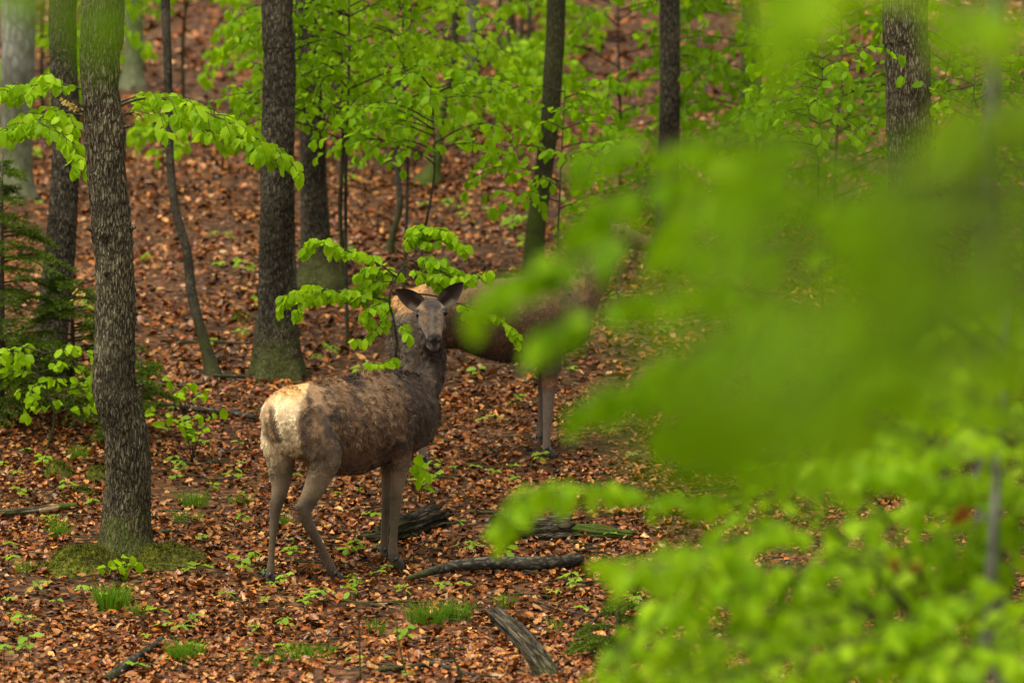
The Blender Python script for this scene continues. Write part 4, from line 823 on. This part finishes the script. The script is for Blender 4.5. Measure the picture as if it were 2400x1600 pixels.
    for q, st in (([(2350, 1300), (2200, 1320), (2050, 1350), (1900, 1400)], 1), ([(2350, 1420), (2200, 1450), (2050, 1480)], 1), ([(2350, 1180), (2200, 1180), (2080, 1210), (1960, 1230)], 2), ([(2380, 1050), (2250, 1050), (2120, 1080), (2010, 1110)], 2),
                  ([(2390, 900), (2300, 880), (2200, 900), (2130, 950)], 2), ([(2380, 1540), (2250, 1560), (2150, 1590)], 1), ([(2400, 780), (2330, 760), (2260, 790)], 3), ([(2420, 1150), (2380, 1250), (2330, 1300)], 2), ([(2300, 960), (2130, 1000), (2000, 1020), (1890, 1000)], 2), ([(2350, 1360), (2180, 1390), (2000, 1420), (1880, 1460)], 1), ([(2380, 1480), (2200, 1510), (2060, 1540), (1930, 1560)], 1), ([(2360, 1240), (2240, 1250), (2100, 1290), (1980, 1320)], 2), ([(2400, 1000), (2350, 1000), (2250, 1120), (2150, 1140)], 2)):
        dd = 10.7 + random.uniform(-.8, .5); p.branch([S0[st]] + [u(a, b, dd - .1 * k) for k, (a, b) in enumerate(q)], .005, **dict(kw, start=.2))
    sh = p.build('beech_shrub', 'bright blurred beech shrub around the slim grey trunk on the right', 'shrub', B, 'fresh', stem=(S0, [.02, .018, .016, .012, .008], M['beech']))
    mr = M['rust']
    for q, (a, b) in enumerate(((2150, 1300), (2190, 1400), (2210, 1430), (2130, 1470), (2080, 1290), (2270, 1180))):
        e = U(a, b, 10.4); o = obj('leaf', mesh('leaf', LT[q % 4][0], LT[q % 4][1], mr), sh); x, y, z = frames(np.array((random.gauss(0, .4), -.2, -1.)), np.array((random.gauss(0, .4), -1., .3))); sz = .065; e = e - np.array(sh.location)
        o.matrix_basis = Matrix(((x[0] * sz, y[0] * sz, z[0] * sz, e[0]), (x[1] * sz, y[1] * sz, z[1] * sz, e[1]), (x[2] * sz, y[2] * sz, z[2] * sz, e[2]), (0, 0, 0, 1)))
    # a twig near the lens at the upper left
    p = Plant(); B = gz(-.62, 3.2); S0 = [B, np.array((-.6, 3.2, .9)), np.array((-.56, 3.2, 1.7)), np.array((-.5, 3.2, 2.2))]
    p.branch([S0[2], u(-150, -70, 3.1), u(100, -50, 3.05), u(230, 0, 3.0)], .004, .05, .055, side_every=.2, side_len=.05, droop=.4, start=.6)
    p.build('beech_twig', 'green twig almost touching the lens at the top of the crooked oak', 'tree', B, 'green', stem=(S0, [.012, .011, .009, .005]))
foreground()

# young spruce
def spruce(name, label, base, height, spread, nb, seed, tint=1.0):
    r = random.Random(seed); root = empty(name, base); tag(root, label, 'spruce'); base = np.asarray(base); g = Geo(); g.add(*tube([base - np.array((0, 0, .05)), base + np.array((0, 0, height * .5)), base + np.array((0, 0, height))], [.022, .015, .004], None, 8)); obj('trunk', g.mesh('trunk', M['thin'], base), root)
    tw = []
    for k in range(nb):
        t = .06 + .9 * k / nb; o = base + np.array((0, 0, height * t)); az = r.uniform(0, 6.28); L_ = spread * (1.05 - t) * r.uniform(.7, 1.15) + .08
        d = np.array((math.cos(az), math.sin(az), .0)); path = catmull([o, o + d * L_ * .5 + np.array((0, 0, .04 * L_)), o + d * L_ + np.array((0, 0, -.14 * L_))], 12); tw.append((path, .006))
        for i in range(2, 12):
            for sg in (-1, 1):
                tt = norm(path[i] - path[i - 1]); sd = norm(np.cross(tt, (0, 0, 1.))) * sg; l2 = L_ * .42 * (1.1 - i / 12) + .03; e = path[i] + (tt * .75 + sd * .8 + np.array((0, 0, r.uniform(-.25, .05)))) * l2; tw.append((np.linspace(path[i], e, 5), .002))
    bg_ = Geo(); P = []; D = []
    for pth, rr in tw:
        bg_.add(*tube(pth, np.linspace(rr, rr * .4, len(pth)), None, 4, cap=False)); seg = np.linalg.norm(pth[-1] - pth[0]); n = int(seg / .0042) + 2
        for q in np.linspace(.03, 1, n):
            p = np.array([np.interp(q * (len(pth) - 1), np.arange(len(pth)), pth[:, c]) for c in range(3)]); t = norm(pth[-1] - pth[0]); v = np.array((r.gauss(0, 1), r.gauss(0, 1), r.gauss(.25, .8))); v = norm(v - t * (v @ t)); P.append(p); D.append(norm(t * .7 + v))
    tag(obj('twigs', bg_.mesh('twigs', M['twig'], base), root), kind='stuff')
    P, D = np.array(P), np.array(D); n = len(P); s = norm(np.cross(D, rng.normal(size=(n, 3)))) * .0030; l = rng.uniform(.018, .028, n)[:, None]
    W = np.stack([P - s, P + s, P + D * l], 1).reshape(-1, 3) - base
    me = mesh('needles', W, np.arange(n * 3).reshape(-1, 3), M['needle'], False, {'tint': ('FLOAT', np.repeat(rng.random(n), 3))}); tag(obj('needles', me, root), kind='stuff'); print('spruce', n)
spruce('spruce_tree', 'dark green young spruce at the edge behind the crooked oak', gat(5, 26.9), 1.75, .75, 60, 3)
spruce('spruce_tree', 'small feathery spruce crouching before the leaning trunk', gat(170, 27.0), .95, .62, 40, 5)
spruce('spruce_tree', 'little spruce seedling at the foot of the blurred shrub', gat(1450, 20.75), .34, .30, 12, 8)
spruce('spruce_tree', 'feathery spruce twigs standing behind the crooked oak', gat(330, 26.3), .55, .32, 16, 9)

# ------------------------------------------------------------------ moss mounds
def moss_mat():
    m, nt = mat('moss'); b = bsdf(nt, .95, .1); tc = N(nt, 'ShaderNodeTexCoord'); n = N(nt, 'ShaderNodeTexNoise', i_Scale=45.0, i_Detail=6.0); L(nt, tc.outputs['Object'], n.inputs[0]); n2 = N(nt, 'ShaderNodeTexNoise', i_Scale=7.0, i_Detail=3.0); L(nt, tc.outputs['Object'], n2.inputs[0])
    c = ramp(nt, n.outputs[0], [(.3, (.02, .025, .004)), (.55, (.09, .10, .010)), (.75, (.19, .19, .02))]).outputs[0]; c = mixc(nt, ramp(nt, n2.outputs[0], [(.45, (0, 0, 0)), (.65, (.6, .6, .6))]).outputs[0], c, (.04, .035, .012)); L(nt, c, b.inputs['Base Color'])
    bp = N(nt, 'ShaderNodeBump', i_Strength=1.0, i_Distance=.02); L(nt, n.outputs[0], bp.inputs['Height']); L(nt, bp.outputs[0], b.inputs['Normal']); return m
M['moss'] = moss_mat()
def mound(name, label, c, rx, ry, h, group=None):
    nr, ns = 14, 30; V = []; F = []; base = gz(c[0], c[1])
    for i in range(nr + 1):
        t = i / nr
        for j in range(ns):
            a = 2 * math.pi * j / ns; k = 1 + .18 * math.sin(3 * a + c[0] * 5) + .1 * math.sin(5 * a + 1); x, y = c[0] + rx * t * k * math.cos(a), c[1] + ry * t * k * math.sin(a)
            z = float(ground(x, y)) + h * (1 - t**2)**1.2 - .03 * t**4 + .035 * (1 - t**3) * (noise.noise(Vector((x * 14, y * 14, 0))) + .6 * noise.noise(Vector((x * 35, y * 35, 3)))); V.append((x, y, z))
    for i in range(nr):
        for j in range(ns): k = (j + 1) % ns; F.append([i * ns + j, i * ns + k, (i + 1) * ns + k, (i + 1) * ns + j])
    V = np.array(V); root = empty(name, base); tag(root, label, 'moss', group); obj('cushion', mesh('cushion', V - base, F, M['moss']), root)
    # short moss shoots
    n = int(9000 * rx * ry / .04); k = rng.integers(0, len(V) - ns, n); p = V[k] + rng.normal(0, .012, (n, 3)) * np.array((1, 1, .3)); d = norm(np.stack([rng.normal(0, .5, n), rng.normal(0, .5, n), np.ones(n)], -1)); s = norm(np.cross(d, rng.normal(size=(n, 3)))) * .0025; l = rng.uniform(.006, .018, n)[:, None]
    W = np.stack([p - s, p + s, p + d * l], 1).reshape(-1, 3) - base; tag(obj('moss_shoots', mesh('moss_shoots', W, np.arange(n * 3).reshape(-1, 3), M['moss'], False), root), kind='stuff')
mound('moss_cushion', 'low green moss cushion on the left root of the crooked oak', (T1B[0] - .20, T1B[1] - .14), .30, .20, .105)
mound('moss_cushion', 'dark moss cushion on the right root of the crooked oak', (T1B[0] + .22, T1B[1] - .10), .28, .18, .10)
mound('moss_cushion', 'moss at the very foot of the crooked oak', (T1B[0] + .02, T1B[1] - .12), .2, .15, .07)
for px, py, rx, h in ((140, 1112, .11, .06), (235, 1118, .10, .06)):
    c = G(px, py); mound('moss_cushion', 'small round moss hump among the leaves behind the crooked oak', c, rx, .08, h, 'moss humps behind the oak')
c = G(385, 860 + 290); mound('moss_cushion', 'flat streak of moss left of the crooked oak', G(185, 1158), .14, .05, .03)
c = G(565, 748); mound('moss_cushion', 'small mossy stone on the slope left of the straight trunk', c, .08, .07, .04)

# ------------------------------------------------------------------ fallen wood
def along_axis(name, V, F, m, A, B):
    """a mesh whose own z runs along the wood, so that the grain follows it"""
    q = Vector(np.asarray(B) - np.asarray(A)).to_track_quat('Z', 'Y'); Rm = np.array(q.to_matrix())
    o = obj(name, mesh(name, (np.asarray(V) - np.asarray(A)) @ Rm, F, m), None, A); o.rotation_mode = 'QUATERNION'; o.rotation_quaternion = q; return o
def stick(name, label, cat, pts, r, m, seg=8, rough=.12, group=None, lift=0.6, n=30):
    """pts: pixels on the ground, or world points"""
    P = np.array([(G(*q) + np.array((0, 0, .022 + lift * r[min(i, len(r) - 1)])) if len(q) == 2 else np.array(q)) for i, q in enumerate(pts)]); path = catmull(P, n); rr = np.interp(np.linspace(0, 1, n), np.linspace(0, 1, len(r)), r)
    V, F = tube(path, rr, None, seg); k = n * seg
    for i in range(k):
        c = path[i // seg]; f = 1 + rough * noise.noise(Vector(V[i]) * 14) + rough * .6 * noise.noise(Vector(V[i]) * 40); V[i] = c + (V[i] - c) * f
    return tag(along_axis(name, V, F, m, P[0], P[-1]), label, cat, group)
stick('fallen_branch', 'dark smooth fallen branch lying right of the deer hooves', 'branch', [(955, 1372), (1040, 1356), (1120, 1348), (1220, 1348), (1310, 1346), (1362, 1338)], [.014, .028, .034, .036, .036, .030], M['wetlog'], 14, .10, lift=1.25)
stick('broken_stub', 'pale lichened broken end of the dark fallen branch', 'branch', [(1305, 1343), (1335, 1332), (1366, 1328)], [.02, .030, .022], M['deadwood'], 10, .3, lift=1.0)
def log(name, label, a, b, ra, rb, m, ridges, seg=40, n=26, z=.5):
    A, B = G(*a), G(*b); A[2] += ra * z; B[2] += rb * z; P = np.linspace(A, B, n); t = np.linspace(0, 1, n); rr = ra + (rb - ra) * t; rr = rr * (1 + .14 * np.sin(t * 7 + ra * 90)); V, F = tube(P, rr, rr * .8, seg)
    for i in range(n * seg):
        j = i % seg; ang = 2 * math.pi * j / seg; c = P[i // seg]; f = 1 + ridges * (abs(math.sin(ang * 6 + 1.2 * noise.noise(Vector(c) * 5))) - .5) + ridges * .9 * noise.noise(Vector((math.cos(ang) * 3, math.sin(ang) * 3, (i // seg) * .12 + ra * 50))); V[i] = c + (V[i] - c) * f
        if i // seg in (0, n - 1): V[i] += (P[-1] - P[0]) * random.uniform(-.05, .10) * (1 if i // seg else -1)
    return tag(along_axis(name, V, F, m, A, B), label, 'log')
log('rotten_log', 'dark ridged rotten stump piece behind the near deer front hooves', (905, 1268), (1022, 1228), .072, .08, M['rotten'], .5)
log('rotten_log', 'black splintered wood lying left of the near deer front hooves', (845, 1270), (930, 1268), .022, .05, M['rotten'], .5)
log('rotten_log', 'grey weathered log piece showing its grain right of the ridged stump', (1165, 1268), (1330, 1258), .085, .07, M['deadwood'], .35)
log('rotten_log', 'long mossy dark log trailing off behind the shrub leaves', (1330, 1255), (1480, 1262), .055, .03, M['mossy'], .3)
log('rotten_log', 'thin crumbled plank of dark wood behind the dark fallen branch', (1120, 1320), (1290, 1316), .02, .018, M['rotten'], .5)
log('rotten_log', 'half sunk grey log hidden behind the green leaves', (1600, 1120), (1850, 1080), .06, .05, M['deadwood'], .35)
def leaning_stump():
    A = G(1262, 1668, 6); A = gz((1318 - 1200) / FPX * 19.7, 19.7); top = U(1158, 1436, 20.05); n, seg = 34, 40; P = catmull([A - np.array((0, 0, .1)), (A + top) / 2 + np.array((.01, 0, 0)), top], n); t = np.linspace(0, 1, n); rr = .050 - .014 * t; V, F = tube(P, rr, rr * .8, seg)
    for i in range(n * seg):
        j = i % seg; ang = 2 * math.pi * j / seg; c = P[i // seg]; q = noise.noise(Vector((math.cos(ang) * 2.5, math.sin(ang) * 2.5, (i // seg) * .07))); f = 1 + .30 * q + .34 * (abs(math.sin(ang * 5 + q * 2)) - .5); V[i] = c + (V[i] - c) * f
        if i // seg >= n - 3: V[i] += norm(P[-1] - P[-2]) * .13 * noise.noise(Vector((math.cos(ang) * 3, math.sin(ang) * 3, 7)))
    tag(along_axis('broken_stump', V, F, M['deadwood'], A, top), 'grey weathered broken stump leaning left, moss on its top', 'stump')
leaning_stump()
stick('fallen_branch', 'dark stick lying below the grass tuft at the bottom left', 'branch', [(255, 1605), (310, 1562), (345, 1540), (380, 1508)], [.024, .022, .019, .014], M['wetlog'], 10, .12)
stick('fallen_branch', 'long grey fallen branch ending at the near deer rump', 'branch', [(330, 955), (400, 960), (470, 972), (540, 980), (600, 990)], [.012, .015, .018, .02, .018], M['wetlog'], 8)
stick('fallen_branch', 'pale bent branch beneath the low beech shoot', 'branch', [(-30, 1010), (40, 975), (110, 955), (215, 945)], [.012, .013, .014, .014], M['deadwood'], 8)
stick('fallen_branch', 'thin stick lying across the slope before the straight trunk', 'branch', [(418, 812), (480, 810), (540, 812), (592, 812)], [.009, .011, .011, .008], M['deadwood'], 8)
stick('fallen_log', 'pale broken log with a yellow split end left of the crooked oak', 'log', [(-20, 1218), (60, 1214), (120, 1207)], [.022, .026, .024], M['deadwood'], 12, .2)
stick('split_wood', 'fresh yellowish split end of wood on the leaves', 'log', [(92, 1212), (125, 1206), (150, 1200)], [.02, .024, .012], M['palewood'], 10, .3)
stick('fallen_branch', 'short dark mossy log end beside the yellow split wood', 'log', [(140, 1204), (180, 1198)], [.026, .02], M['mossy'], 10, .2)
DET = [([(1210, 1395), (1290, 1432), (1390, 1455)], [.007, .007, .004], 'reddish thin twig lying past the grass by the leaning stump'), ([(880, 1585), (1000, 1570), (1110, 1555)], [.012, .011, .006], 'brown branch lying left of the leaning stump'),
       ([(1000, 1560), (1100, 1590), (1160, 1598)], [.008, .007, .005], 'thin twig crossing the brown branch'), ([(1290, 1590), (1330, 1540), (1420, 1430)], [.008, .009, .005], 'crooked pale twig right of the leaning stump'),
       ([(1230, 1500), (1300, 1490), (1340, 1480)], [.006, .006, .004], 'small twig behind the top of the leaning stump'), ([(410, 1090), (470, 1098), (520, 1080)], [.008, .008, .004], 'dark twig by the seedlings right of the crooked oak'),
       ([(610, 1275), (700, 1278), (730, 1275)], [.008, .008, .005], 'dark stick between the hind hooves and the rotten stump'), ([(690, 1325), (760, 1328), (820, 1330)], [.006, .006, .004], 'thin dark stick behind the forward hind hoof'),
       ([(350, 1258), (390, 1256), (412, 1254)], [.010, .010, .008], 'short black stick at the right root of the crooked oak'), ([(830, 1300), (870, 1297), (905, 1292)], [.008, .008, .006], 'pale short stick before the front hooves'),
       ([(1100, 1210), (1160, 1212), (1260, 1208)], [.009, .011, .009], 'mossy yellow green twig above the weathered log'), ([(1500, 1192), (1620, 1165), (1750, 1150)], [.006, .007, .005], 'long thin twig above the shrub leaves'),
       ([(340, 905), (420, 915), (480, 905)], [.010, .010, .006], 'dark twig behind the long grey fallen branch'), ([(500, 890), (560, 892), (600, 895)], [.012, .012, .008], 'black wood at the foot of the straight trunk'),
       ([(1350, 1375), (1420, 1372), (1470, 1378)], [.007, .007, .005], 'dark twig right of the dark fallen branch'), ([(1330, 1310), (1380, 1296), (1440, 1290)], [.007, .007, .004], 'thin brown twig over the dark fallen branch end')]
for pts, r, lab in DET: stick('twig', lab, 'twig', pts, r, M['wetlog'] if 'dark' in lab or 'black' in lab else M['thin'], 6, .15)
def upright(label, px, py, pts, r, m=None):
    B = G(px, py); d = B[1]; P = [B] + [U(a, b, d + (k + 1) * dd) for k, (a, b, dd) in enumerate(pts)]; g = Geo(); g.add(*tube(catmull(P, 14), np.linspace(r, r * .4, 14), None, 6)); o = obj('dry_stem', g.mesh('dry_stem', m or M['thin'], B), None, B); tag(o, label, 'stem')
upright('bare upright stem left of the grass clump', 845, 1600, [(842, 1500, 0), (838, 1430, 0), (828, 1385, 0)], .005)
upright('slanting dark stem by the brown branch', 1085, 1600, [(1070, 1555, -.02), (1050, 1520, -.02)], .009)
upright('bare forked stem standing before the front hooves', 955, 1590, [(942, 1540, 0), (932, 1490, 0), (928, 1440, 0)], .005)
# ------------------------------------------------------------------ grass tufts
def tuft(label, px, py, n, h, spread, group=None):
    B = G(px, py); V = []; F = []; T = []
    for k in range(n):
        a = random.uniform(0, 6.28); rr = spread * random.random()**.6; p = np.array((rr * math.cos(a), rr * math.sin(a) * .7, -.01)); hh = h * random.uniform(.5, 1.15); ln = np.array((math.cos(a) * rr / spread * .55 + random.gauss(0, .2), math.sin(a) * rr / spread * .55 + random.gauss(0, .2), 0)) * hh
        w_ = random.uniform(.0022, .004); az = random.uniform(0, 3.14); s = np.array((math.cos(az), math.sin(az) * .4, 0)) * w_; t = random.random(); i0 = len(V)
        for q in (0, .4, .75): c = p + np.array((0, 0, hh * q)) + ln * q * q; V += [c - s * (1 - q * .6), c + s * (1 - q * .6)]
        V.append(p + np.array((0, 0, hh * .92)) + ln); F += [[i0, i0 + 1, i0 + 3, i0 + 2], [i0 + 2, i0 + 3, i0 + 5, i0 + 4], [i0 + 4, i0 + 5, i0 + 6]]; T += [t] * 7
    o = obj('grass_tuft', mesh('grass_tuft', np.array(V), F, M['grass'], True, {'tint': ('FLOAT', T)}), None, B); tag(o, label, 'grass', group)
tuft('dense green grass tuft in front of the crooked oak', 262, 1425, 260, .15, .09)
tuft('grass tuft beside the dark stick at the bottom left', 432, 1548, 200, .13, .08)
tuft('wide grass clump below the dark fallen branch', 1000, 1458, 170, .14, .10); tuft('bright grass clump next to the wide clump below the dark fallen branch', 1065, 1452, 130, .13, .08)
tuft('sparse grass clump at the bottom between two seedlings', 722, 1545, 200, .10, .14)
tuft('grass tuft among the seedlings right of the crooked oak', 455, 1185, 120, .12, .08); tuft('small grass tuft left of the crooked oak foot', 137, 1258, 90, .13, .05)
tuft('small grass tuft behind the crooked oak on the left', 182, 1078, 80, .12, .05); tuft('little grass tuft by the rear hooves', 665, 1235, 60, .10, .05)
TUFTS = []
for px, py in ((60, 1340), (560, 1180), (880, 1480), (1180, 1420), (610, 1560), (320, 1440), (1300, 1480)): TUFTS.append((px, py))
tuft('low grass patch below the seedlings right of the oak', 440, 1225, 90, .09, .08); tuft('dry grass patch at the bottom right of the leaves', 1960, 1120, 200, .16, .25)

# ------------------------------------------------------------------ seedlings
def seedling_proto(k):
    n = (3, 4, 5, 6, 7, 4)[k]; h = (.06, .08, .07, .10, .12, .05)[k]; g = Geo(); top = np.array((random.uniform(-.02, .02), random.uniform(-.02, .02), h)); g.add(*tube([(0, 0, -.02), top * .5, top], [.0025, .002, .0015], None, 5)); st = g.mesh('stem', M['twig']); lv = []
    for i in range(n):
        a = 2 * math.pi * i / n + random.uniform(-.4, .4); z = h * (1 if i % 2 == 0 or n < 5 else .72); d = Vector((math.cos(a), math.sin(a), random.uniform(-.35, .15))).normalized(); nn = Vector((random.gauss(0, .2), random.gauss(-.35, .2), 1)); nn = (nn - d * nn.dot(d)).normalized(); s = random.uniform(.045, .075)
        lv.append(Matrix.Translation(Vector((top[0], top[1], z)) + d * .008) @ Matrix((d.cross(nn), d, nn)).transposed().to_4x4() @ Matrix.Scale(s, 4))
    return st, lv
PROTO = [seedling_proto(k) for k in range(6)]
MARKS = [((294, 1318), 'the crooked oak'), ((715, 1368), 'the near deer hind hooves'), ((920, 1320), 'the near deer front hooves'), ((1160, 1350), 'the dark fallen branch'), ((1310, 1600), 'the leaning broken stump'), ((1240, 1262), 'the grey weathered log'),
         ((455, 1185), 'the long grey fallen branch'), ((650, 888), 'the straight dark trunk'), ((1288, 1072), 'the far deer front hooves'), ((320, 1555), 'the dark stick below the crooked oak'), ((722, 1545), 'the sparse low grass clump'), ((1030, 1455), 'the wide grass clump'),
         ((60, 1214), 'the pale broken log'), ((100, 960), 'the pale bent branch'), ((1500, 1300), 'the leaves of the blurred shrub'), ((499, 878), 'the thin wavy sapling'), ((750, 668), 'the dark trunk behind the straight one'), ((1001, 428), 'the bent mossy trunk'), ((1250, 690), 'the leaning mossy trunk'),
         ((34, 470), 'the pale grey beech'), ((1560, 610), 'the half veiled trunk'), ((312, 205), 'the far pale grey trunk'), ((1200, 200), 'the cluster of thin stems'), ((2144, 1130), 'the mossy collared trunk'), ((375, 440), 'the tiny yellowish beech shoot'), ((1755, 300), 'the far dark trunk')]
MARKP = np.array([G(*a) for a, _ in MARKS])
def near(p): return MARKS[int(np.argmin(np.linalg.norm(MARKP[:, :2] - np.asarray(p)[:2], axis=1)))][1]
def seedling(px, py, k, sc=1.0, label='small green seedling sprouting out of the fallen leaves', group='seedlings on the forest floor'):
    B = G(px, py); r = empty('seedling', B); r.rotation_euler = (0, 0, random.uniform(0, 6.28)); r.scale = (sc,) * 3; m_ = near(B); tag(r, 'small green seedling in the fallen leaves near ' + m_, 'seedling', 'seedlings near ' + m_); st, lv = PROTO[k]; obj('stem', st, r)
    for i, m4 in enumerate(lv): o = obj('leaf', leaf_mesh('seed', (i + k) % 4), r); o.matrix_basis = m4
for k in range(100):
    px, py = random.uniform(0, 1500), random.uniform(900, 1590); a = random.uniform(-.5, .5); l = random.uniform(25, 70)
    if 560 < px < 840 and 1340 < py < 1400: continue
    m_ = near(G(px, py)); stick('twig', 'thin dead twig lying loose on the leaves near ' + m_, 'twig', [(px - l * math.cos(a), py - l * math.sin(a) * .35), (px, py + random.uniform(-4, 4)), (px + l * math.cos(a), py + l * math.sin(a) * .35)], [.004, .0045, .003], M['thin'], 5, .1, 'loose twigs near ' + m_, n=8, lift=2.5)

for px, py in TUFTS: m_ = near(G(px, py)); tuft('sparse little grass tuft in the fallen leaves near ' + m_, px, py, 40, .09, .06, 'sparse grass tufts near ' + m_)
KNOWN = [(45, 1470), (60, 1480), (128, 1225), (165, 1165), (45, 1180), (15, 1290), (20, 1330), (130, 1430), (90, 1395), (190, 1405), (245, 1425), (390, 1480), (370, 1455), (440, 1500), (455, 1470), (400, 1105), (425, 1120), (475, 1045), (560, 1050), (420, 1140),
         (500, 1150), (540, 1140), (565, 1240), (445, 1345), (470, 1350), (480, 1280), (640, 1385), (680, 1320), (670, 1385), (730, 1410), (745, 1400), (770, 1420), (825, 1405), (840, 1395), (830, 1310), (815, 1305), (905, 1345), (860, 1235), (980, 1150), (1010, 1110), (1020, 1160),
         (1060, 1105), (1040, 1395), (1085, 1390), (940, 1400), (820, 1370), (560, 1365), (520, 1410), (295, 1345), (330, 1330), (270, 1340), (740, 855), (770, 850), (690, 1125), (1160, 990), (1130, 1000), (1215, 950), (1330, 1385), (1350, 1395), (1300, 1400), (1370, 1445), (1440, 1370), (1190, 1310),
         (1115, 1310), (950, 1520), (960, 1590), (830, 1560), (1045, 1225), (1080, 1240), (10, 1560), (70, 1550), (300, 1560), (320, 1580), (450, 1540), (600, 1490), (660, 1490), (1480, 1440), (1210, 1130), (1330, 1050), (1160, 1125), (1260, 1090), (1655, 1190), (1600, 1200), (1700, 1210),
         (640, 760), (510, 640), (500, 560), (560, 800), (1050, 500), (1000, 490), (1080, 495), (420, 1010), (445, 1005), (600, 1330), (100, 1110), (220, 1190), (60, 1065)]
for i, (a, b) in enumerate(KNOWN): seedling(a, b, i % 6, random.uniform(.6, 1.1))
for i in range(50): seedling(random.uniform(0, 1600), random.uniform(1000, 1590)**1.0, random.choice((0, 0, 1, 5, 2)), random.uniform(.4, .8))
for i in range(60): seedling(random.uniform(0, 2300), random.uniform(150, 900), random.choice((2, 3, 4)), random.uniform(.7, 1.5), 'far green seedling on the rising slope', 'seedlings higher on the slope')
p = Plant()
def bush(label, spots, d, size, name='seedling_cluster'):
    p = Plant(); a0, b0 = spots[0]; B = gz((a0 - 1200) / FPX * d, d)
    for a, b in spots: e = U(a, b, d); mid = (B + e) / 2 + np.array((random.gauss(0, .02), random.gauss(0, .05), .03)); pth = catmull([B, mid, e], 8); p.twig(pth, .0036, .002); p.along(pth, .05, size, .35, .55, .4, .7)
    p.build(name, label, 'seedling', B, 'seed' if False else 'fresh')
bush('leafy shoots at the long grey fallen branch behind the crooked oak', [(430, 905), (400, 890), (455, 895), (480, 915), (415, 930)], 27.0, .075)
bush('leafy shoots below the long grey fallen branch', [(450, 1000), (400, 975), (430, 985), (470, 970), (520, 955), (350, 955), (440, 1010)], 25.9, .075)
bush('pale maple seedling in front of the moss of the crooked oak', [(285, 1325), (240, 1325), (260, 1310), (310, 1300), (325, 1315), (290, 1335)], 22.95, .065)
bush('drooping leaf pair at the near deer chest behind the front legs', [(982, 1118), (975, 1085), (985, 1090)], 24.9, .09)

# small sprouts on the crooked oak's trunk
def sprig(px, py, sx, n):
    g = Geo(); s = U(px, py, T1B[1] - .10)
    for k in range(n):
        e = s + np.array((sx * random.uniform(.06, .14), random.uniform(-.08, .02), random.uniform(-.02, .06))); g.add(*tube(catmull([s, (s + e) / 2 + np.array((0, 0, .015)), e], 6), [.002] * 6, None, 4))
        for q in range(4):
            d = norm(np.array((sx * random.uniform(-.2, 1), random.gauss(0, .6), random.uniform(-1, .4)))); o = obj('leaf', leaf_mesh('bud', random.randrange(4)), T1); x, y, z = frames(d, np.array((random.gauss(0, .3), -.6, .5))); sz = random.uniform(.02, .04)
            pp = s + (e - s) * (.55 + .15 * q) - T1B; o.matrix_basis = Matrix(((x[0] * sz, y[0] * sz, z[0] * sz, pp[0]), (x[1] * sz, y[1] * sz, z[1] * sz, pp[1]), (x[2] * sz, y[2] * sz, z[2] * sz, pp[2]), (0, 0, 0, 1)))
    obj('sprout', g.mesh('sprout', M['twig'], T1B), T1)
for px, py, sx, r_ in ((222, 540, -1, .014), (300, 538, 1, .013), (206, 262, -1, .012), (288, 300, 1, .010), (246, 550, -.2, .018), (250, 640, -.1, .014), (318, 905, 1, .010)):
    s0 = U(px, py, T1B[1] - (.02 if abs(sx) == 1 else .10)); g = Geo(); e = s0 + np.array((sx * .045, -.02, .012)); g.add(*tube([s0 - np.array((sx * .03, -.03, .0)), s0, e], [r_ * 1.5, r_ * 1.2, r_ * .6], None, 8)); obj('branch_stub', g.mesh('branch_stub', M['oak'], T1B), T1)
sprig(200, 255, -1, 5); sprig(292, 268, 1, 4); sprig(222, 700, -1, 3)
print('objects', len(bpy.data.objects), 'tris', sum(sum(len(p.vertices) - 2 for p in m.polygons) if len(m.polygons) < 200000 else len(m.polygons) for m in bpy.data.meshes))
